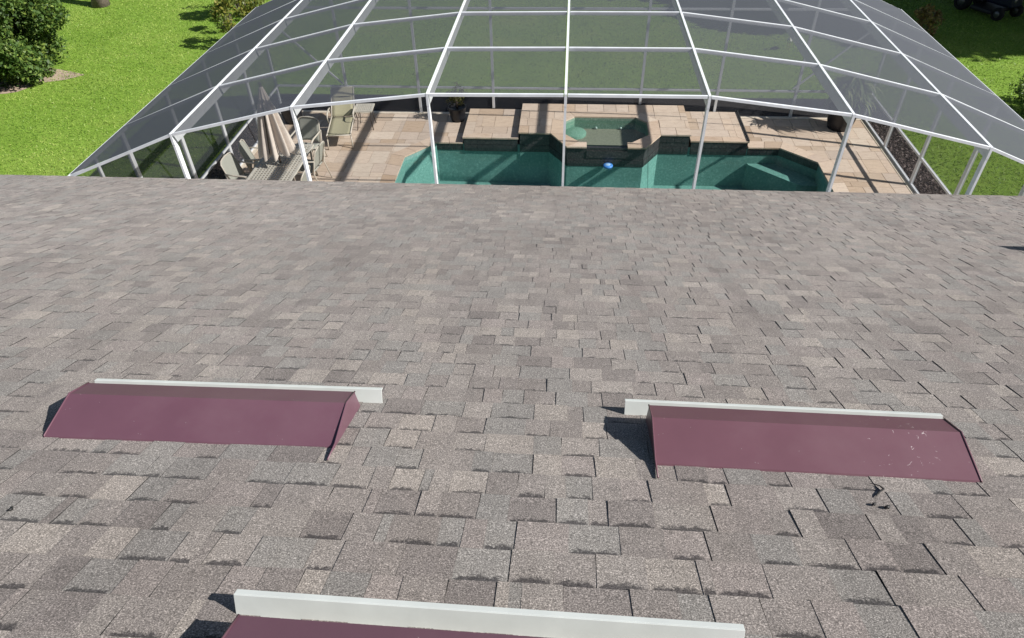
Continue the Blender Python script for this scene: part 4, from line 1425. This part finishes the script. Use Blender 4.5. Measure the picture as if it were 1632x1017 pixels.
def strap_plant():
    t = empty('potted_strap_plant', (6.62, 16.22, 0))
    tag(t, 'large strap-leaved plant in a black planter in the far right corner', 'potted plant')
    pot(t, 0.36, 0.55)
    MB().tube([(0, 0, 0.40), (0.03, 0.02, 0.8), (0.06, 0, 1.15)], [0.035, 0.03, 0.02], 8).tube([(0.05, -0.03, 0.40), (-0.1, -0.05, 0.75), (-0.16, -0.1, 1.0)], [0.03, 0.025, 0.018], 8).build('stem', 'bark', t)
    V, F, T = [], [], []
    for k in range(330):
        hub = random.choice(((0.08, 0, 1.12), (-0.16, -0.1, 0.98), (0.06, 0.02, 0.85), (0.16, -0.08, 0.72), (0.10, -0.05, 1.0)))
        an = random.uniform(0, 2 * math.pi)
        el = random.uniform(0.1, 1.35)
        L_ = random.uniform(0.42, 0.80)
        w0 = random.uniform(0.016, 0.03)
        dx, dy = math.cos(an), math.sin(an)
        sx_, sy_ = -dy, dx
        x, y, z = hub
        e_ = el
        b0 = len(V)
        ns = 6
        for q in range(ns + 1):
            f = q / ns
            ww = w0 * math.sin(math.pi * min(1, 0.15 + 0.85 * f)) + 0.001
            V.append((x + sx_ * ww, y + sy_ * ww, z)); V.append((x - sx_ * ww, y - sy_ * ww, z))
            x += dx * math.cos(e_) * L_ / ns
            y += dy * math.cos(e_) * L_ / ns
            z += math.sin(e_) * L_ / ns
            e_ -= random.uniform(0.25, 0.42)
        for q in range(ns):
            a0 = b0 + 2 * q
            F.append((a0, a0 + 1, a0 + 3, a0 + 2))
        T += [random.random()] * (2 * (ns + 1))
    me = bpy.data.meshes.new('leaf')
    me.from_pydata(V, [], F)
    me.attributes.new('tone', 'FLOAT', 'POINT').data.foreach_set('value', T)
    me.materials.append(M['leaf_strap'])
    o = bpy.data.objects.new('crown', me)
    COL.objects.link(o)
    o.parent = t
strap_plant()

# ------------------------------------------------------------------ riding mower in the shade
def mower():
    t = empty('riding_mower', (13.95, 25.35, LAWN_Z), R(28))
    tag(t, 'dark riding mower parked in the tree shade at the upper right', 'riding mower')
    b = MB().box(-0.28, 0.28, -0.95, 0.0, 0.38, 0.78)
    bevel(b.build('bonnet', 'navy', t), 0.09, 4)
    b = MB().box(-0.36, 0.36, 0.0, 0.95, 0.36, 0.62)
    bevel(b.build('rear_body', 'charcoal', t), 0.06, 3)
    b = MB().box(-0.56, 0.56, -0.55, 0.25, 0.14, 0.27)
    bevel(b.build('cutting_deck', 'charcoal', t), 0.05, 3)
    for s in (-1, 1):
        for (y, r, w) in ((-0.72, 0.20, 0.15), (0.62, 0.27, 0.24)):
            x = s * 0.44
            ty = MB().lathe([(r * 0.55, -w / 2), (r * 0.92, -w / 2), (r, -w * 0.3), (r, w * 0.3), (r * 0.92, w / 2), (r * 0.55, w / 2)], (0, 0, 0), 24)
            ty.v = [(x + p[2], y + p[0], r + p[1]) for p in ty.v]
            wheel = ty.build('wheel', 'black_rubber', t)
            hb = MB().lathe([(0.0, -w * 0.4), (r * 0.55, -w * 0.45), (r * 0.55, w * 0.45), (0.0, w * 0.4)], (0, 0, 0), 18)
            hb.v = [(x + p[2], y + p[0], r + p[1]) for p in hb.v]
            hb.build('rim', 'steel', wheel)
        MB().lathe([(0.0, 0.012), (0.05, 0.01), (0.06, 0.0)], (0, 0, 0), 14).build('headlamp', 'steel', t).matrix_local = Matrix.Translation((s * 0.17, -0.955, 0.62)) @ Matrix.Rotation(R(90), 4, 'X')
    b = MB().box(-0.25, 0.25, 0.35, 0.80, 0.62, 0.74)
    bevel(b.build('seat', 'black_rubber', t), 0.05, 3)
    b = MB().box(-0.25, 0.25, 0.74, 0.86, 0.72, 1.10)
    bevel(b.build('seat_back', 'black_rubber', t), 0.05, 3)
    MB().tube([(0, -0.02, 0.72), (0, 0.18, 1.0)], 0.02, 8).build('steering_column', 'charcoal', t)
    ring = [(0.17 * math.cos(k * math.pi / 12), 0.18 + 0.15 * math.sin(k * math.pi / 12), 1.0 - 0.09 * math.sin(k * math.pi / 12)) for k in range(25)]
    MB().tube(ring, 0.014, 8, False).build('steering_wheel', 'black_rubber', t)
mower()

# ------------------------------------------------------------------ white bird on the lawn
def bird():
    t = empty('bird', (6.66, 21.75, LAWN_Z), R(160))
    tag(t, 'small white bird standing on the lawn behind the enclosure', 'bird')
    me = bpy.data.meshes.new('body')
    V = [(0, -0.20, 0.27), (0, -0.10, 0.27), (0, 0.0, 0.29), (0, 0.10, 0.31), (0, 0.15, 0.37), (0, 0.14, 0.44), (0, 0.17, 0.49), (0, 0.21, 0.49)]
    rad = [0.02, 0.06, 0.08, 0.065, 0.03, 0.024, 0.032, 0.018]
    me.from_pydata(V, [(k, k + 1) for k in range(7)], [])
    o = bpy.data.objects.new('body', me)
    COL.objects.link(o)
    sm = o.modifiers.new('skin', 'SKIN')
    for k, r in enumerate(rad):
        me.skin_vertices[0].data[k].radius = (r, r)
    me.skin_vertices[0].data[2].use_root = True
    o.modifiers.new('sub', 'SUBSURF').levels = 2
    o.modifiers['sub'].render_levels = 2
    me.materials.append(M['feather'])
    o.parent = t
    MB().tube([(0, 0.22, 0.49), (0, 0.28, 0.475), (0, 0.33, 0.44)], [0.012, 0.008, 0.003], 8).build('beak', 'beak', t)
    for s in (-1, 1):
        MB().tube([(s * 0.03, 0.01, 0.24), (s * 0.032, -0.02, 0.12), (s * 0.03, 0.0, 0.0), (s * 0.03, 0.05, 0.004)], 0.006, 6).build('leg', 'beak', t)
bird()
